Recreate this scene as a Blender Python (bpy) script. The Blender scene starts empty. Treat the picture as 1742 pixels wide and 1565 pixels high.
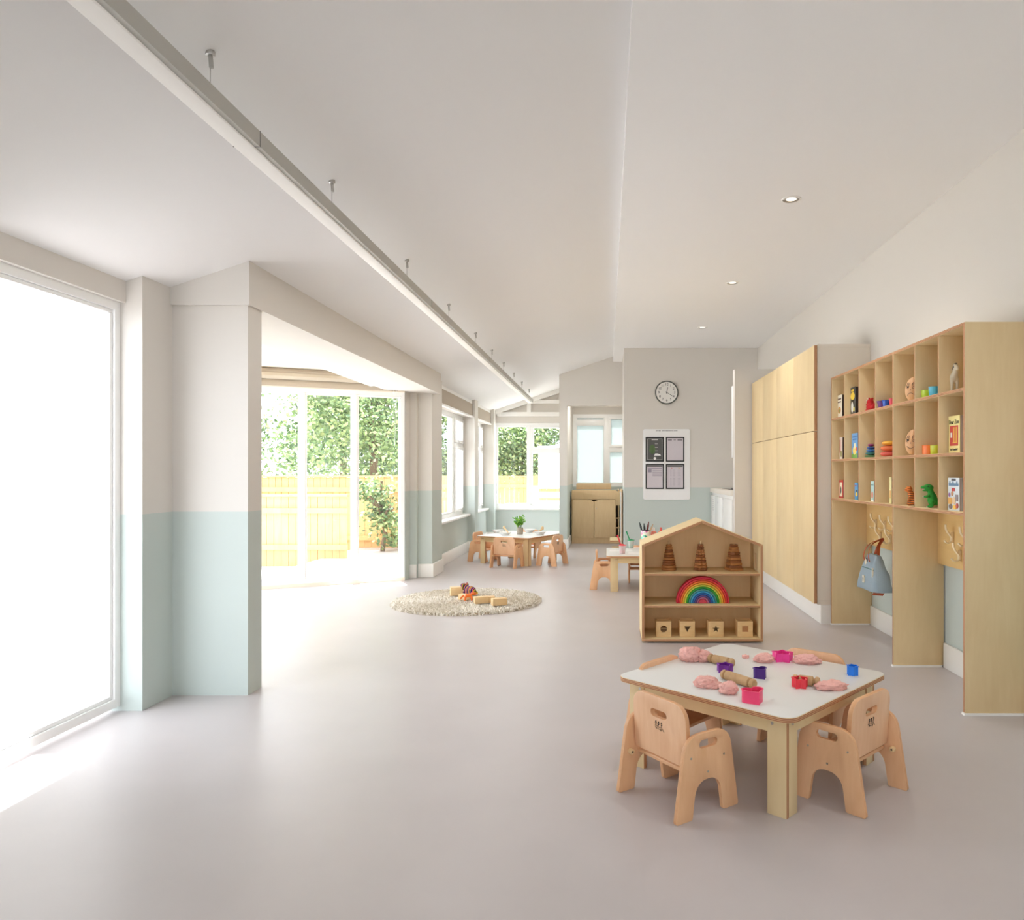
import bpy, bmesh, math, random
from mathutils import Vector, Matrix, noise
random.seed(7)
S = bpy.context.scene
C = S.collection
PI = math.pi
H = 1.3; F = 1266.0; X0 = 1033.0; Y0 = 803.0          # camera height, focal length in pixels, vanishing point

# ------------------------------------------------------------ camera
cam = bpy.data.cameras.new('camera'); co = bpy.data.objects.new('camera', cam); C.objects.link(co)
co.location = (0, 0, H); co.rotation_euler = (PI/2, 0, 0)
cam.sensor_width = 36; cam.sensor_fit = 'HORIZONTAL'; cam.lens = 36*F/1742
cam.shift_x = -(X0-871)/1742; cam.shift_y = (Y0-782.5)/1742
cam.clip_start = 0.05; cam.clip_end = 200
S.camera = co
# ------------------------------------------------------------ world, sun, exposure
w = bpy.data.worlds.new('sky'); S.world = w; w.use_nodes = True
w.node_tree.nodes['Background'].inputs[0].default_value = (0.86, 0.915, 1.0, 1)
w.node_tree.nodes['Background'].inputs[1].default_value = 5.4
sun = bpy.data.lights.new('sun', 'SUN'); sun.energy = 18; sun.angle = 0.012; sun.color = (1, .99, .99)
so = bpy.data.objects.new('sun', sun); C.objects.link(so)
so.rotation_euler = Vector((0.36, -0.62, -1.9)).to_track_quat('-Z', 'Y').to_euler()
S.view_settings.view_transform = 'Standard'; S.view_settings.look = 'None'
S.view_settings.gamma = 1; S.view_settings.use_curve_mapping = False; S.view_settings.exposure = 0.42
try:
    S.cycles.max_bounces = 12; S.cycles.diffuse_bounces = 8; S.cycles.transparent_max_bounces = 16
except Exception: pass
def portal(loc, rot, sx, sy):
    l = bpy.data.lights.new('portal', 'AREA'); l.shape = 'RECTANGLE'; l.size = sx; l.size_y = sy; l.cycles.is_portal = True
    o = bpy.data.objects.new('portal', l); C.objects.link(o); o.location = loc; o.rotation_euler = rot
portal((0, -2.9, 1.5), (PI/2, 0, 0), 3.0, 1.8)              # faces +Y
portal((-2.62, 3.52, 1.1), (0, -PI/2, 0), 2.1, 1.0)              # faces +X
portal((-4.2, 6.7, 1.2), (0, -PI/2, 0), 2.2, 3.4)
portal((-1.4, 14.45, 1.4), (-PI/2, 0, 0), 1.6, 1.8)            # faces -Y
portal((-2.4, 11.0, 1.4), (0, -PI/2, 0), 1.6, 2.4)

# ------------------------------------------------------------ materials
def lin(c):
    return tuple((v/255/12.92 if v/255 <= .04045 else ((v/255+.055)/1.055)**2.4) for v in c)+(1,)
MATS = {}
def mat(name, rgb, rough=.5, metal=0, spec=.5, noise_amt=0, noise_scale=8, alpha=None, trans=0, emit=None, bump=0, bscale=60, coat=0):
    m = bpy.data.materials.new(name); m.use_nodes = True; nt = m.node_tree; b = nt.nodes['Principled BSDF']
    c = lin(rgb); b.inputs['Base Color'].default_value = c
    b.inputs['Roughness'].default_value = rough; b.inputs['Metallic'].default_value = metal
    b.inputs['Specular IOR Level'].default_value = spec; b.inputs['Transmission Weight'].default_value = trans
    b.inputs['Coat Weight'].default_value = coat
    if noise_amt or bump:
        tc = nt.nodes.new('ShaderNodeTexCoord'); n = nt.nodes.new('ShaderNodeTexNoise'); n.inputs['Scale'].default_value = noise_scale; n.inputs['Detail'].default_value = 6
        nt.links.new(tc.outputs['Object'], n.inputs['Vector'])
        if noise_amt:
            r = nt.nodes.new('ShaderNodeValToRGB'); nt.links.new(n.outputs['Fac'], r.inputs['Fac'])
            r.color_ramp.elements[0].position = .3; r.color_ramp.elements[1].position = .7
            r.color_ramp.elements[0].color = tuple(v*(1-noise_amt) for v in c[:3])+(1,)
            r.color_ramp.elements[1].color = tuple(min(1, v*(1+noise_amt)) for v in c[:3])+(1,)
            nt.links.new(r.outputs['Color'], b.inputs['Base Color'])
        if bump:
            n2 = nt.nodes.new('ShaderNodeTexNoise'); n2.inputs['Scale'].default_value = bscale; n2.inputs['Detail'].default_value = 4
            nt.links.new(tc.outputs['Object'], n2.inputs['Vector'])
            bp = nt.nodes.new('ShaderNodeBump'); bp.inputs['Strength'].default_value = bump; bp.inputs['Distance'].default_value = .004
            nt.links.new(n2.outputs['Fac'], bp.inputs['Height']); nt.links.new(bp.outputs['Normal'], b.inputs['Normal'])
    if emit:
        b.inputs['Emission Color'].default_value = lin(rgb); b.inputs['Emission Strength'].default_value = emit
    MATS[name] = m; return m
def wood(name, c1, c2, stretch=(1, 1, 9), scale=5, rough=.45, figure=.5):
    m = bpy.data.materials.new(name); m.use_nodes = True; nt = m.node_tree; b = nt.nodes['Principled BSDF']
    tc = nt.nodes.new('ShaderNodeTexCoord'); mp = nt.nodes.new('ShaderNodeMapping')
    mp.inputs['Scale'].default_value = tuple(scale*9/s for s in stretch)
    n = nt.nodes.new('ShaderNodeTexNoise'); n.inputs['Scale'].default_value = 1; n.inputs['Detail'].default_value = 8; n.inputs['Roughness'].default_value = .55; n.inputs['Distortion'].default_value = .7
    mp2 = nt.nodes.new('ShaderNodeMapping'); mp2.inputs['Scale'].default_value = tuple(scale*1.7/s for s in (stretch[0], stretch[1], stretch[2]/2.2))
    n2 = nt.nodes.new('ShaderNodeTexNoise'); n2.inputs['Scale'].default_value = 1; n2.inputs['Detail'].default_value = 3
    r = nt.nodes.new('ShaderNodeValToRGB'); r.color_ramp.elements[0].position = .3; r.color_ramp.elements[1].position = .72
    r.color_ramp.elements[0].color = lin(c2); r.color_ramp.elements[1].color = lin(c1)
    mx = nt.nodes.new('ShaderNodeMix'); mx.data_type = 'FLOAT'; mx.inputs[0].default_value = figure
    nt.links.new(tc.outputs['Object'], mp.inputs['Vector']); nt.links.new(mp.outputs['Vector'], n.inputs['Vector'])
    nt.links.new(tc.outputs['Object'], mp2.inputs['Vector']); nt.links.new(mp2.outputs['Vector'], n2.inputs['Vector'])
    nt.links.new(n.outputs['Fac'], mx.inputs[2]); nt.links.new(n2.outputs['Fac'], mx.inputs[3])
    nt.links.new(mx.outputs[0], r.inputs['Fac']); nt.links.new(r.outputs['Color'], b.inputs['Base Color'])
    b.inputs['Roughness'].default_value = rough; b.inputs['Specular IOR Level'].default_value = .35
    MATS[name] = m; return m
def ply_edge(name, axis, period=.0062, slope=0):
    m = bpy.data.materials.new(name); m.use_nodes = True; nt = m.node_tree; b = nt.nodes['Principled BSDF']
    tc = nt.nodes.new('ShaderNodeTexCoord'); sp = nt.nodes.new('ShaderNodeSeparateXYZ'); nt.links.new(tc.outputs['Object'], sp.inputs[0])
    n = nt.nodes.new('ShaderNodeTexNoise'); n.inputs['Scale'].default_value = 14; nt.links.new(tc.outputs['Object'], n.inputs['Vector'])
    a = nt.nodes.new('ShaderNodeMath'); a.operation = 'MULTIPLY_ADD'; nt.links.new(n.outputs['Fac'], a.inputs[0]); a.inputs[1].default_value = .004; 
    sl_ = nt.nodes.new('ShaderNodeMath'); sl_.operation = 'MULTIPLY_ADD'; nt.links.new(sp.outputs[0], sl_.inputs[0]); sl_.inputs[1].default_value = slope; nt.links.new(sp.outputs[axis], sl_.inputs[2]); nt.links.new(sl_.outputs[0], a.inputs[2])
    d = nt.nodes.new('ShaderNodeMath'); d.operation = 'DIVIDE'; nt.links.new(a.outputs[0], d.inputs[0]); d.inputs[1].default_value = period
    f = nt.nodes.new('ShaderNodeMath'); f.operation = 'FRACT'; nt.links.new(d.outputs[0], f.inputs[0])
    r = nt.nodes.new('ShaderNodeValToRGB'); r.color_ramp.elements[0].color = lin((150, 92, 60)); r.color_ramp.elements[1].color = lin((150, 92, 60))
    e = r.color_ramp.elements.new(.4); e.color = lin((178, 122, 84)); e = r.color_ramp.elements.new(.5); e.color = lin((214, 176, 132)); e = r.color_ramp.elements.new(.85); e.color = lin((196, 142, 100))
    nt.links.new(f.outputs[0], r.inputs['Fac']); nt.links.new(r.outputs['Color'], b.inputs['Base Color']); b.inputs['Roughness'].default_value = .6
    MATS[name] = m; return m
edges = [ply_edge('plywood_edge_x', 0), ply_edge('plywood_edge_y', 1), ply_edge('plywood_edge_z', 2)]
birch = wood('birch_plywood', (230, 208, 164), (218, 192, 146), (1, 1, 7), 3, .5, .6)
birch_h = wood('birch_plywood_flat', (232, 210, 165), (220, 194, 146), (7, 1, 1), 3, .5, .6)
maple = wood('maple_laminate', (232, 206, 164), (220, 190, 146), (1, 1, 8), 4)
beech = wood('beech_wood', (238, 194, 152), (222, 170, 126), (1, 1, 6), 4, .36, .6)
beech_dark = wood('beech_edge', (226, 176, 132), (208, 154, 110), (6, 1, 1), 5, .4)
walnut = wood('oiled_wood', (166, 104, 56), (112, 62, 30), (6, 6, 1), 10, .45)
walnut2 = wood('honey_wood', (200, 140, 82), (158, 98, 52), (6, 6, 1), 10, .45)
pin_wood = wood('aged_rolling_pin_wood', (208, 174, 130), (172, 134, 90), (5, 5, 5), 12, .55)
pine = wood('pine_wood', (244, 212, 160), (230, 192, 136), (7, 1, 1), 8, .5)
block_wood = wood('pale_block_wood', (236, 206, 160), (224, 190, 140), (6, 1, 1), 6, .5)
fence_wood = wood('fence_softwood', (208, 174, 122), (190, 152, 102), (1, 1, 8), 3, .7)
white_paint = mat('white_gloss_paint', (240, 238, 234), .35)
upvc = mat('white_window_plastic', (244, 244, 243), .3)
ceil_m = mat('ceiling_paint', (238, 237, 236), .9, spec=.1)
cream_m = mat('cream_paint', (236, 226, 210), .9, spec=.1)
carcass = mat('cream_white_board', (228, 220, 208), .5)
laminate = mat('grey_white_laminate', (222, 221, 217), .32)
steel = mat('brushed_steel', (190, 188, 184), .3, 1)
black = mat('black_plastic', (26, 26, 26), .5)
alu = mat('painted_aluminium', (200, 198, 191), .4)
floor_m = mat('grey_vinyl_floor', (188, 181, 180), .36, spec=.45, noise_amt=.025, noise_scale=2.5)
def wall_mat(name, top, bot, zz=1.07):
    m = bpy.data.materials.new(name); m.use_nodes = True; nt = m.node_tree; b = nt.nodes['Principled BSDF']
    g = nt.nodes.new('ShaderNodeNewGeometry'); sp = nt.nodes.new('ShaderNodeSeparateXYZ'); nt.links.new(g.outputs['Position'], sp.inputs[0])
    c = nt.nodes.new('ShaderNodeMath'); c.operation = 'GREATER_THAN'; c.inputs[1].default_value = zz; nt.links.new(sp.outputs[2], c.inputs[0])
    mx = nt.nodes.new('ShaderNodeMix'); mx.data_type = 'RGBA'; nt.links.new(c.outputs[0], mx.inputs[0]); mx.inputs[6].default_value = lin(bot); mx.inputs[7].default_value = lin(top)
    nt.links.new(mx.outputs[2], b.inputs['Base Color']); b.inputs['Roughness'].default_value = .85; b.inputs['Specular IOR Level'].default_value = .15
    return m
wall_m = wall_mat('two_tone_wall_paint', (217, 212, 205), (196, 205, 200))
panel_m = mat('taupe_blind_fabric', (178, 166, 150), .9)
def glass(name, frost=False):
    m = bpy.data.materials.new(name); m.use_nodes = True; nt = m.node_tree; nt.nodes.clear()
    o = nt.nodes.new('ShaderNodeOutputMaterial'); t = nt.nodes.new('ShaderNodeBsdfTransparent'); t.inputs[0].default_value = (.96, .97, .97, 1)
    mx = nt.nodes.new('ShaderNodeMixShader')
    if frost:
        g = nt.nodes.new('ShaderNodeBsdfTranslucent'); g.inputs[0].default_value = (.34, .365, .35, 1); mx.inputs[0].default_value = .97
    else:
        g = nt.nodes.new('ShaderNodeBsdfGlossy'); g.inputs['Roughness'].default_value = .02; mx.inputs[0].default_value = .06
    nt.links.new(t.outputs[0], mx.inputs[1]); nt.links.new(g.outputs[0], mx.inputs[2]); nt.links.new(mx.outputs[0], o.inputs[0])
    return m
clear = glass('clear_glass'); frosted = glass('frosted_glass', True)

# ------------------------------------------------------------ mesh helpers
class MB:
    def __init__(s): s.b = bmesh.new()
    def _mi(s, fs, mi):
        for f in fs: f.material_index = mi
    def box(s, x0, y0, z0, x1, y1, z1, mi=0, mx=None):
        v = [s.b.verts.new(p) for p in ((x0,y0,z0),(x1,y0,z0),(x1,y1,z0),(x0,y1,z0),(x0,y0,z1),(x1,y0,z1),(x1,y1,z1),(x0,y1,z1))]
        fs = [s.b.faces.new([v[i] for i in q]) for q in ((0,3,2,1),(4,5,6,7),(0,1,5,4),(1,2,6,5),(2,3,7,6),(3,0,4,7))]
        s._mi(fs, mi)
        if mx is not None:
            for q in v: q.co = mx @ q.co
        return fs
    def ply(s, x0, y0, z0, x1, y1, z1, mi=0, base=1):
        """box whose thin edges get the striped edge material (slots base..base+2 = stripes along x, y, z)"""
        fs = s.box(x0, y0, z0, x1, y1, z1, mi)
        d = (abs(x1-x0), abs(y1-y0), abs(z1-z0)); k = d.index(min(d))
        for f in fs:
            n = f.normal if f.normal.length else None
            f.normal_update()
            if abs(f.normal[k]) < .5: f.material_index = base+k
        return fs
    def cyl(s, p0, p1, r0, r1=None, seg=16, mi=0, cap=True):
        r1 = r0 if r1 is None else r1
        p0 = Vector(p0); p1 = Vector(p1); d = (p1-p0).normalized()
        a = d.orthogonal().normalized(); b2 = d.cross(a)
        R = []
        for p, r in ((p0, r0), (p1, r1)):
            R.append([s.b.verts.new(p+(a*math.cos(2*PI*i/seg)+b2*math.sin(2*PI*i/seg))*r) for i in range(seg)])
        for i in range(seg):
            f = s.b.faces.new((R[0][i], R[0][(i+1) % seg], R[1][(i+1) % seg], R[1][i])); f.material_index = mi
        if cap:
            f = s.b.faces.new(R[0][::-1]); f.material_index = mi
            f = s.b.faces.new(R[1]); f.material_index = mi
    def tube(s, pts, r, seg=8, mi=0, flat=None):
        pts = [Vector(p) for p in pts]; R = []; prev = None
        for i, p in enumerate(pts):
            d = (pts[min(i+1, len(pts)-1)]-pts[max(i-1, 0)]).normalized()
            a = (prev - d*prev.dot(d)).normalized() if prev is not None and (prev - d*prev.dot(d)).length > 1e-4 else d.orthogonal().normalized()
            if prev is None and flat is not None: a = (Vector(flat)-d*Vector(flat).dot(d)).normalized()
            prev = a; b2 = d.cross(a); rr = r[i] if isinstance(r, (list, tuple)) and not isinstance(r, tuple) else r
            ra, rb = (rr if isinstance(rr, tuple) else (rr, rr))
            R.append([s.b.verts.new(p+a*math.cos(2*PI*k/seg)*ra+b2*math.sin(2*PI*k/seg)*rb) for k in range(seg)])
        for i in range(len(R)-1):
            for k in range(seg):
                f = s.b.faces.new((R[i][k], R[i][(k+1) % seg], R[i+1][(k+1) % seg], R[i+1][k])); f.material_index = mi
        s.b.faces.new(R[0][::-1]).material_index = mi; s.b.faces.new(R[-1]).material_index = mi
    def lathe(s, prof, c=(0, 0, 0), seg=24, mi=0, closed=False):
        c = Vector(c); R = []
        for r, z in prof:
            R.append([s.b.verts.new(c+Vector((r*math.cos(2*PI*k/seg), r*math.sin(2*PI*k/seg), z))) for k in range(seg)] if r > 1e-5 else [s.b.verts.new(c+Vector((0, 0, z)))])
        for A, B in zip(R[:-1], R[1:]):
            for k in range(seg):
                k2 = (k+1) % seg
                q = [A[k % len(A)], A[k2 % len(A)], B[k2 % len(B)], B[k % len(B)]]
                u = []
                for v in q:
                    if v not in u: u.append(v)
                if len(u) >= 3: s.b.faces.new(u).material_index = mi
        for Q in (R[0], R[-1]):
            if len(Q) > 2 and not closed:
                s.b.faces.new(Q).material_index = mi
    def prism(s, outline, holes, t0, t1, axis, mi=0, edge=0, pos=(0, 0, 0)):
        """2D outline (with holes) extruded along axis; (a,b) are the two other axes in order"""
        def P(a, b, t):
            v = [a, b]; v.insert(axis, t); return Vector(v)+Vector(pos)
        es = []
        for loop in [outline]+list(holes):
            vs = [s.b.verts.new(P(a, b, t0)) for a, b in loop]
            for i in range(len(vs)): es.append(s.b.edges.new((vs[i], vs[(i+1) % len(vs)])))
        r = bmesh.ops.triangle_fill(s.b, use_beauty=True, use_dissolve=True, edges=es)
        fs = [g for g in r['geom'] if isinstance(g, bmesh.types.BMFace)]
        s._mi(fs, mi)
        ex = bmesh.ops.extrude_face_region(s.b, geom=fs, use_keep_orig=True)
        vs = [g for g in ex['geom'] if isinstance(g, bmesh.types.BMVert)]
        for v in vs: v.co += P(0, 0, t1-t0)-Vector(pos)
        cap = set(fs) | {g for g in ex['geom'] if isinstance(g, bmesh.types.BMFace)}
        side = set()
        for v in vs:
            for f in v.link_faces:
                if f not in cap: side.add(f)
        s._mi(side, edge)
        s._mi([f for f in cap], mi)
    def ball(s, c, r, seg=16, mi=0, mx=None):
        rr = r if isinstance(r, (tuple, list)) else (r, r, r)
        M_ = Matrix.Translation(c) @ (mx if mx is not None else Matrix()) @ Matrix.Diagonal((rr[0], rr[1], rr[2], 1))
        o = bmesh.ops.create_uvsphere(s.b, u_segments=seg, v_segments=max(6, seg*2//3), radius=1, matrix=M_)
        fs = {f for v in o['verts'] for f in v.link_faces}
        s._mi(fs, mi)
    def build(s, name, mats, parent=None, loc=None, rotz=None, bevel=0, seg=2, smooth=True, ang=40, flip=True):
        if flip: bmesh.ops.recalc_face_normals(s.b, faces=s.b.faces)
        if bevel:
            es = [e for e in s.b.edges if len(e.link_faces) == 2 and e.calc_face_angle(0) > .6]
            bmesh.ops.bevel(s.b, geom=es, offset=bevel, segments=seg, affect='EDGES', clamp_overlap=True, profile=.5)
        me = bpy.data.meshes.new(name); s.b.to_mesh(me); s.b.free()
        for m in (mats if isinstance(mats, (list, tuple)) else [mats]): me.materials.append(m)
        if smooth:
            me.shade_smooth(); me.set_sharp_from_angle(angle=math.radians(ang))
        o = bpy.data.objects.new(name, me); C.objects.link(o)
        if parent is not None: o.parent = parent
        if loc is not None: o.location = loc
        if rotz is not None: o.rotation_euler = (0, 0, rotz)
        return o
def rrect(x0, y0, x1, y1, r, n=6):
    rs = r if isinstance(r, (list, tuple)) else (r,)*4        # bl, br, tr, tl
    out = []
    for (cx, cy, a, q) in ((x0, y0, PI, rs[0]), (x1, y0, 1.5*PI, rs[1]), (x1, y1, 0, rs[2]), (x0, y1, .5*PI, rs[3])):
        ox = cx+q if cx == x0 else cx-q; oy = cy+q if cy == y0 else cy-q
        if q < 1e-5: out.append((cx, cy)); continue
        for i in range(n+1):
            t = a+PI/2*i/n; out.append((ox+q*math.cos(t), oy+q*math.sin(t)))
    return out
def fillet(pts, rads, n=6):
    out = []
    N = len(pts)
    for i, (p, r) in enumerate(zip(pts, rads)):
        if r <= 0: out.append(p); continue
        a = Vector(pts[i-1])-Vector(p); b = Vector(pts[(i+1) % N])-Vector(p)
        an = a.normalized(); bn = b.normalized(); th = an.angle(bn)
        d = min(r/math.tan(th/2), a.length*.49, b.length*.49)
        p1 = Vector(p)+an*d; p2 = Vector(p)+bn*d
        for k in range(n+1):
            t = k/n; q = p1*(1-t)**2+Vector(p)*2*t*(1-t)+p2*t*t
            out.append((q.x, q.y))
    return out
def tag(o, label, cat, group=None, kind=None):
    o['label'] = label; o['category'] = cat
    if group: o['group'] = group
    if kind: o['kind'] = kind
    return o
def thing(name, label, cat, loc=(0, 0, 0), rotz=0, group=None):
    o = bpy.data.objects.new(name, None); C.objects.link(o); o.location = loc; o.rotation_euler = (0, 0, rotz); o.empty_display_size = .05
    return tag(o, label, cat, group)
def struct(o): o['kind'] = 'structure'; return o
def dup(o, loc=None, rotz=None, label=None, group=None, parent=None):
    kids = [c for c in bpy.data.objects if c.parent == o]
    n = o.copy(); C.objects.link(n)
    if parent is not None: n.parent = parent
    if loc is not None: n.location = loc
    if rotz is not None: n.rotation_euler = (0, 0, rotz)
    if label: n['label'] = label
    if group: n['group'] = group
    for k in kids: dup(k, parent=n)
    return n
def fuse(build_fn, voxel, name, mats, parent=None, loc=None, rotz=None):
    """overlapping blobs made into one continuous smooth skin"""
    m = MB(); build_fn(m)
    me = bpy.data.meshes.new('tmp'); m.b.to_mesh(me); m.b.free()
    o = bpy.data.objects.new('tmp', me); C.objects.link(o)
    r = o.modifiers.new('r', 'REMESH'); r.mode = 'VOXEL'; r.voxel_size = voxel
    sm = o.modifiers.new('s', 'SMOOTH'); sm.factor = .5; sm.iterations = 4
    dg = bpy.context.evaluated_depsgraph_get(); dg.update()
    me2 = bpy.data.meshes.new_from_object(o.evaluated_get(dg)); bpy.data.objects.remove(o)
    me2.materials.clear()
    for q in (mats if isinstance(mats, list) else [mats]): me2.materials.append(q)
    me2.shade_smooth(); me2.name = name
    n = bpy.data.objects.new(name, me2); C.objects.link(n)
    if parent is not None: n.parent = parent
    if loc is not None: n.location = loc
    if rotz is not None: n.rotation_euler = (0, 0, rotz)
    return n
def text(name, s, size, m, parent, loc, rot, ext=.0006, sx=1):
    cu = bpy.data.curves.new('t', 'FONT'); cu.body = s; cu.size = size; cu.extrude = ext; cu.align_x = 'CENTER'; cu.align_y = 'CENTER'; cu.resolution_u = 2
    t = bpy.data.objects.new('t', cu); C.objects.link(t)
    dg = bpy.context.evaluated_depsgraph_get(); dg.update()
    me = bpy.data.meshes.new_from_object(t.evaluated_get(dg)); bpy.data.objects.remove(t)
    me.materials.clear(); me.materials.append(m)
    o = bpy.data.objects.new(name, me); C.objects.link(o); o.parent = parent; o.location = loc; o.rotation_euler = rot; o.scale = (sx, 1, 1)
    return o

# ------------------------------------------------------------ the setting
XL, XR, YF = -2.29, 2.255, 14.4
RX, RZ, CZ, SL = .1, 3.25, 3.16, .335      # ridge x, ridge z, flat ceiling z, slope of left ceiling
def cz(x): return RZ+SL*(x-RX)
YB = -3.0
m = MB(); m.box(-4.3, YB, -.06, 3.2, 15.0, 0); struct(m.build('floor', floor_m, smooth=False))
m = MB()                                    # sloped side
xa = -2.75
for (ya, yb) in ((YB, YF+.3),):
    v = [m.b.verts.new(p) for p in ((xa, ya, cz(xa)), (RX, ya, RZ), (RX, yb, RZ), (xa, yb, cz(xa)), (xa, ya, cz(xa)+.12), (RX, ya, RZ+.12), (RX, yb, RZ+.12), (xa, yb, cz(xa)+.12))]
    for q in ((0,1,2,3),(7,6,5,4),(0,4,5,1),(1,5,6,2),(2,6,7,3),(3,7,4,0)): m.b.faces.new([v[i] for i in q])
m.box(RX, YB, CZ, 2.6, YF+.3, CZ+.21)
struct(m.build('ceiling', ceil_m, smooth=False))
# right wall with a small cove to the ceiling
m = MB(); m.box(XR, YB, 0, XR+.15, 11.3, CZ+.1)
prev = None
pr = [(XR, CZ-.09), (XR-.012, CZ-.045), (XR-.045, CZ-.012), (XR-.09, CZ), (XR, CZ+.01)]
struct(m.build('wall_right', wall_m, smooth=False))
# clock wall (far right), doorway wall, nib beside the tall cupboards
m = MB(); m.box(.255, 11.16, 0, 2.6, 12.56, CZ+.05); struct(m.build('wall_alcove', wall_m, smooth=False))
m = MB(); m.box(-.81, 12.56, 0, -.675, YF, cz(-.675)+.05); m.box(-.675, 12.56, 2.42, .9, 12.7, RZ+.05); m.box(.38, 12.561, 0, .6, YF, 3.2)
m.box(-.675, 12.7, 2.75, .38, YF, 2.8)
struct(m.build('wall_doorway', wall_m, smooth=False))
m = MB(); m.box(1.568, 9.15, 0, XR+.1, 9.27, 2.565); struct(m.build('wall_nib', MATS['beam_paint'] if 'beam_paint' in MATS else mat('beam_paint', (217, 212, 205), .9, spec=.1), smooth=False))
# far gable wall
m = MB()
m.box(-2.6, YF, 0, .6, YF+.14, .57); m.box(-2.6, YF, .57, -2.2, YF+.14, 3.3); m.box(-2.2, YF, 2.255, -.81, YF+.14, 3.35)
m.box(-.81, YF, .57, -.66, YF+.14, 3.35); m.box(-.66, YF, .57, .6, YF+.14, 1.02); m.box(-.66, YF, 2.42, .6, YF+.14, 3.35)
struct(m.build('wall_far', wall_m, smooth=False))
# left wall: piers and low walls under the windows
m = MB()
m.box(-2.47, 9.12, 0, -2.335, 9.75, 2.6); m.box(-2.335, 9.2, 0, -2.165, 9.75, 2.6)
m.box(-2.62, 9.75, 0, XL, 12.2, .585); m.box(-2.62, 9.75, 2.2, -2.24, 12.2, cz(-2.24)+.02)
m.box(-2.62, 12.2, 0, -2.17, 12.5, cz(-2.17)+.04)
m.box(-2.62, 12.5, 0, XL, 14.1, .585); m.box(-2.62, 12.5, 2.2, -2.24, 14.1, cz(-2.24)+.02)
m.box(-2.62, 14.1, 0, -2.15, YF, cz(-2.15)+.04)
struct(m.build('wall_left', wall_m, smooth=False))
# near left wall around a glazed door added to let daylight in
m = MB()
m.box(-2.75, YB, 0, -2.62, 3.0, 2.9); m.box(-2.75, 4.05, 0, -2.53, 4.5, 2.6); m.box(-2.75, 3.0, 2.22, -2.62, 4.05, cz(-2.62)+.05)
m.box(-2.53, 4.33, 0, -2.09, 4.5, 2.268)
struct(m.build('wall_left_near', wall_m, smooth=False))
# wall behind the viewer, around an unseen window added for daylight
m = MB()
m.box(-2.75, YB-.12, 0, 2.4, YB, .6); m.box(-2.75, YB-.12, 2.4, 2.4, YB, 3.4); m.box(-2.75, YB-.12, .6, -1.5, YB, 2.4); m.box(1.5, YB-.12, .6, 2.4, YB, 2.4)
struct(m.build('wall_behind', wall_m, smooth=False))
# boxed beam over the bay opening
m = MB()
v = []
for y in (4.307, 9.27):
    for (x, z) in ((-2.62, 2.268), (-2.072, 2.268), (-2.072, cz(-2.072)+.02), (-2.62, cz(-2.62)+.02)): v.append(m.b.verts.new((x, y, z)))
for q in ((0,1,2,3),(7,6,5,4),(0,4,5,1),(1,5,6,2),(2,6,7,3),(3,7,4,0)): m.b.faces.new([v[i] for i in q])
struct(m.build('trim_1', MATS['beam_paint'], smooth=False))
# bay roof and its walls
m = MB()
m.box(-4.35, 4.3, 2.46, -2.6, 9.3, 2.56)
struct(m.build('ceiling_bay', cream_m, smooth=False))
BA = Vector((-2.44, 8.94)); BD = Vector((-1.02, -.49)); BL = BD.length; bang = math.atan2(-BD.y, -BD.x)   # splayed bay window line
BE = BA+BD*1.5
m = MB()
m.box(-4.3, 4.3, 0, -4.0, 4.6, 2.5); m.box(-4.2, 4.3, 0, -2.7, 4.45, 2.5)
m.box(-2.47, 8.95, 0, -2.42, 9.13, 2.46)
struct(m.build('wall_bay', wall_m, smooth=False))
m = MB(); m.box(-4.32, 4.26, -.1, -2.76, 4.3, 2.6); struct(m.build('trim_9', mat('white_render', (236, 232, 225), .9), smooth=False))
# skirtings
def skirt(name, rects):
    m = MB()
    for r in rects: m.box(*r)
    return struct(m.build(name, white_paint, bevel=.006))
SK = .165
skirt('baseboard_left', [(XL-.02, 9.75, 0, XL+.02, 12.2, SK), (-2.3, 12.18, 0, -2.15, 12.52, SK), (XL-.02, 12.52, 0, XL+.02, 14.1, SK), (-2.3, 14.08, 0, -2.13, YF, SK), (-2.335, 9.18, 0, -2.145, 9.77, SK), (-2.42, 9.1, 0, -2.335, 9.14, SK)])
skirt('baseboard_far', [(-2.15, YF-.02, 0, -.81, YF, SK)])
skirt('baseboard_doorway', [(-.83, 12.54, 0, -.655, 12.56, SK), (-.675, 12.56, 0, -.655, 13.4, SK), (-.83, 12.56, 0, -.81, YF-.02, SK)])
skirt('baseboard_clock', [(.235, 11.14, 0, 1.555, 11.16, SK), (.235, 11.16, 0, .255, 12.56, SK)])
skirt('baseboard_right', [(2.235, YB, 0, XR, 3.97, SK), (2.235, 3.99, 0, XR, 4.955, SK), (2.235, 4.99, 0, XR, 6.33, SK)])
# roof timbers at the gable
m = MB()
for x0, x1 in ((-2.15, -.82),):
    v = []
    for y in (YF-.1, YF-.001):
        for x, dz in ((x0, -.085), (x1, -.085), (x1, 0), (x0, 0)): v.append(m.b.verts.new((x, y, cz(x)+dz)))
    for q in ((0,1,2,3),(7,6,5,4),(0,4,5,1),(1,5,6,2),(2,6,7,3),(3,7,4,0)): m.b.faces.new([v[i] for i in q])
m.box(-2.1, YF-.08, 2.375, -.82, YF-.002, 2.455); m.box(-1.45, YF-.07, 2.62, -.82, YF-.003, 2.69)
m.box(-1.545, YF-.09, 2.4, -1.47, YF-.004, cz(-1.5)); m.box(-2.12, YF-.09, 2.38, -2.05, YF-.004, cz(-2.1))
struct(m.build('trim_2', white_paint))
m = MB()          # narrow head moulding where left ceiling meets the wall
m.box(-2.24, 9.75, cz(-2.24)-.05, -2.215, 12.2, cz(-2.24)+.0); m.box(-2.24, 12.5, cz(-2.24)-.05, -2.215, 14.1, cz(-2.24))
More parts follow.
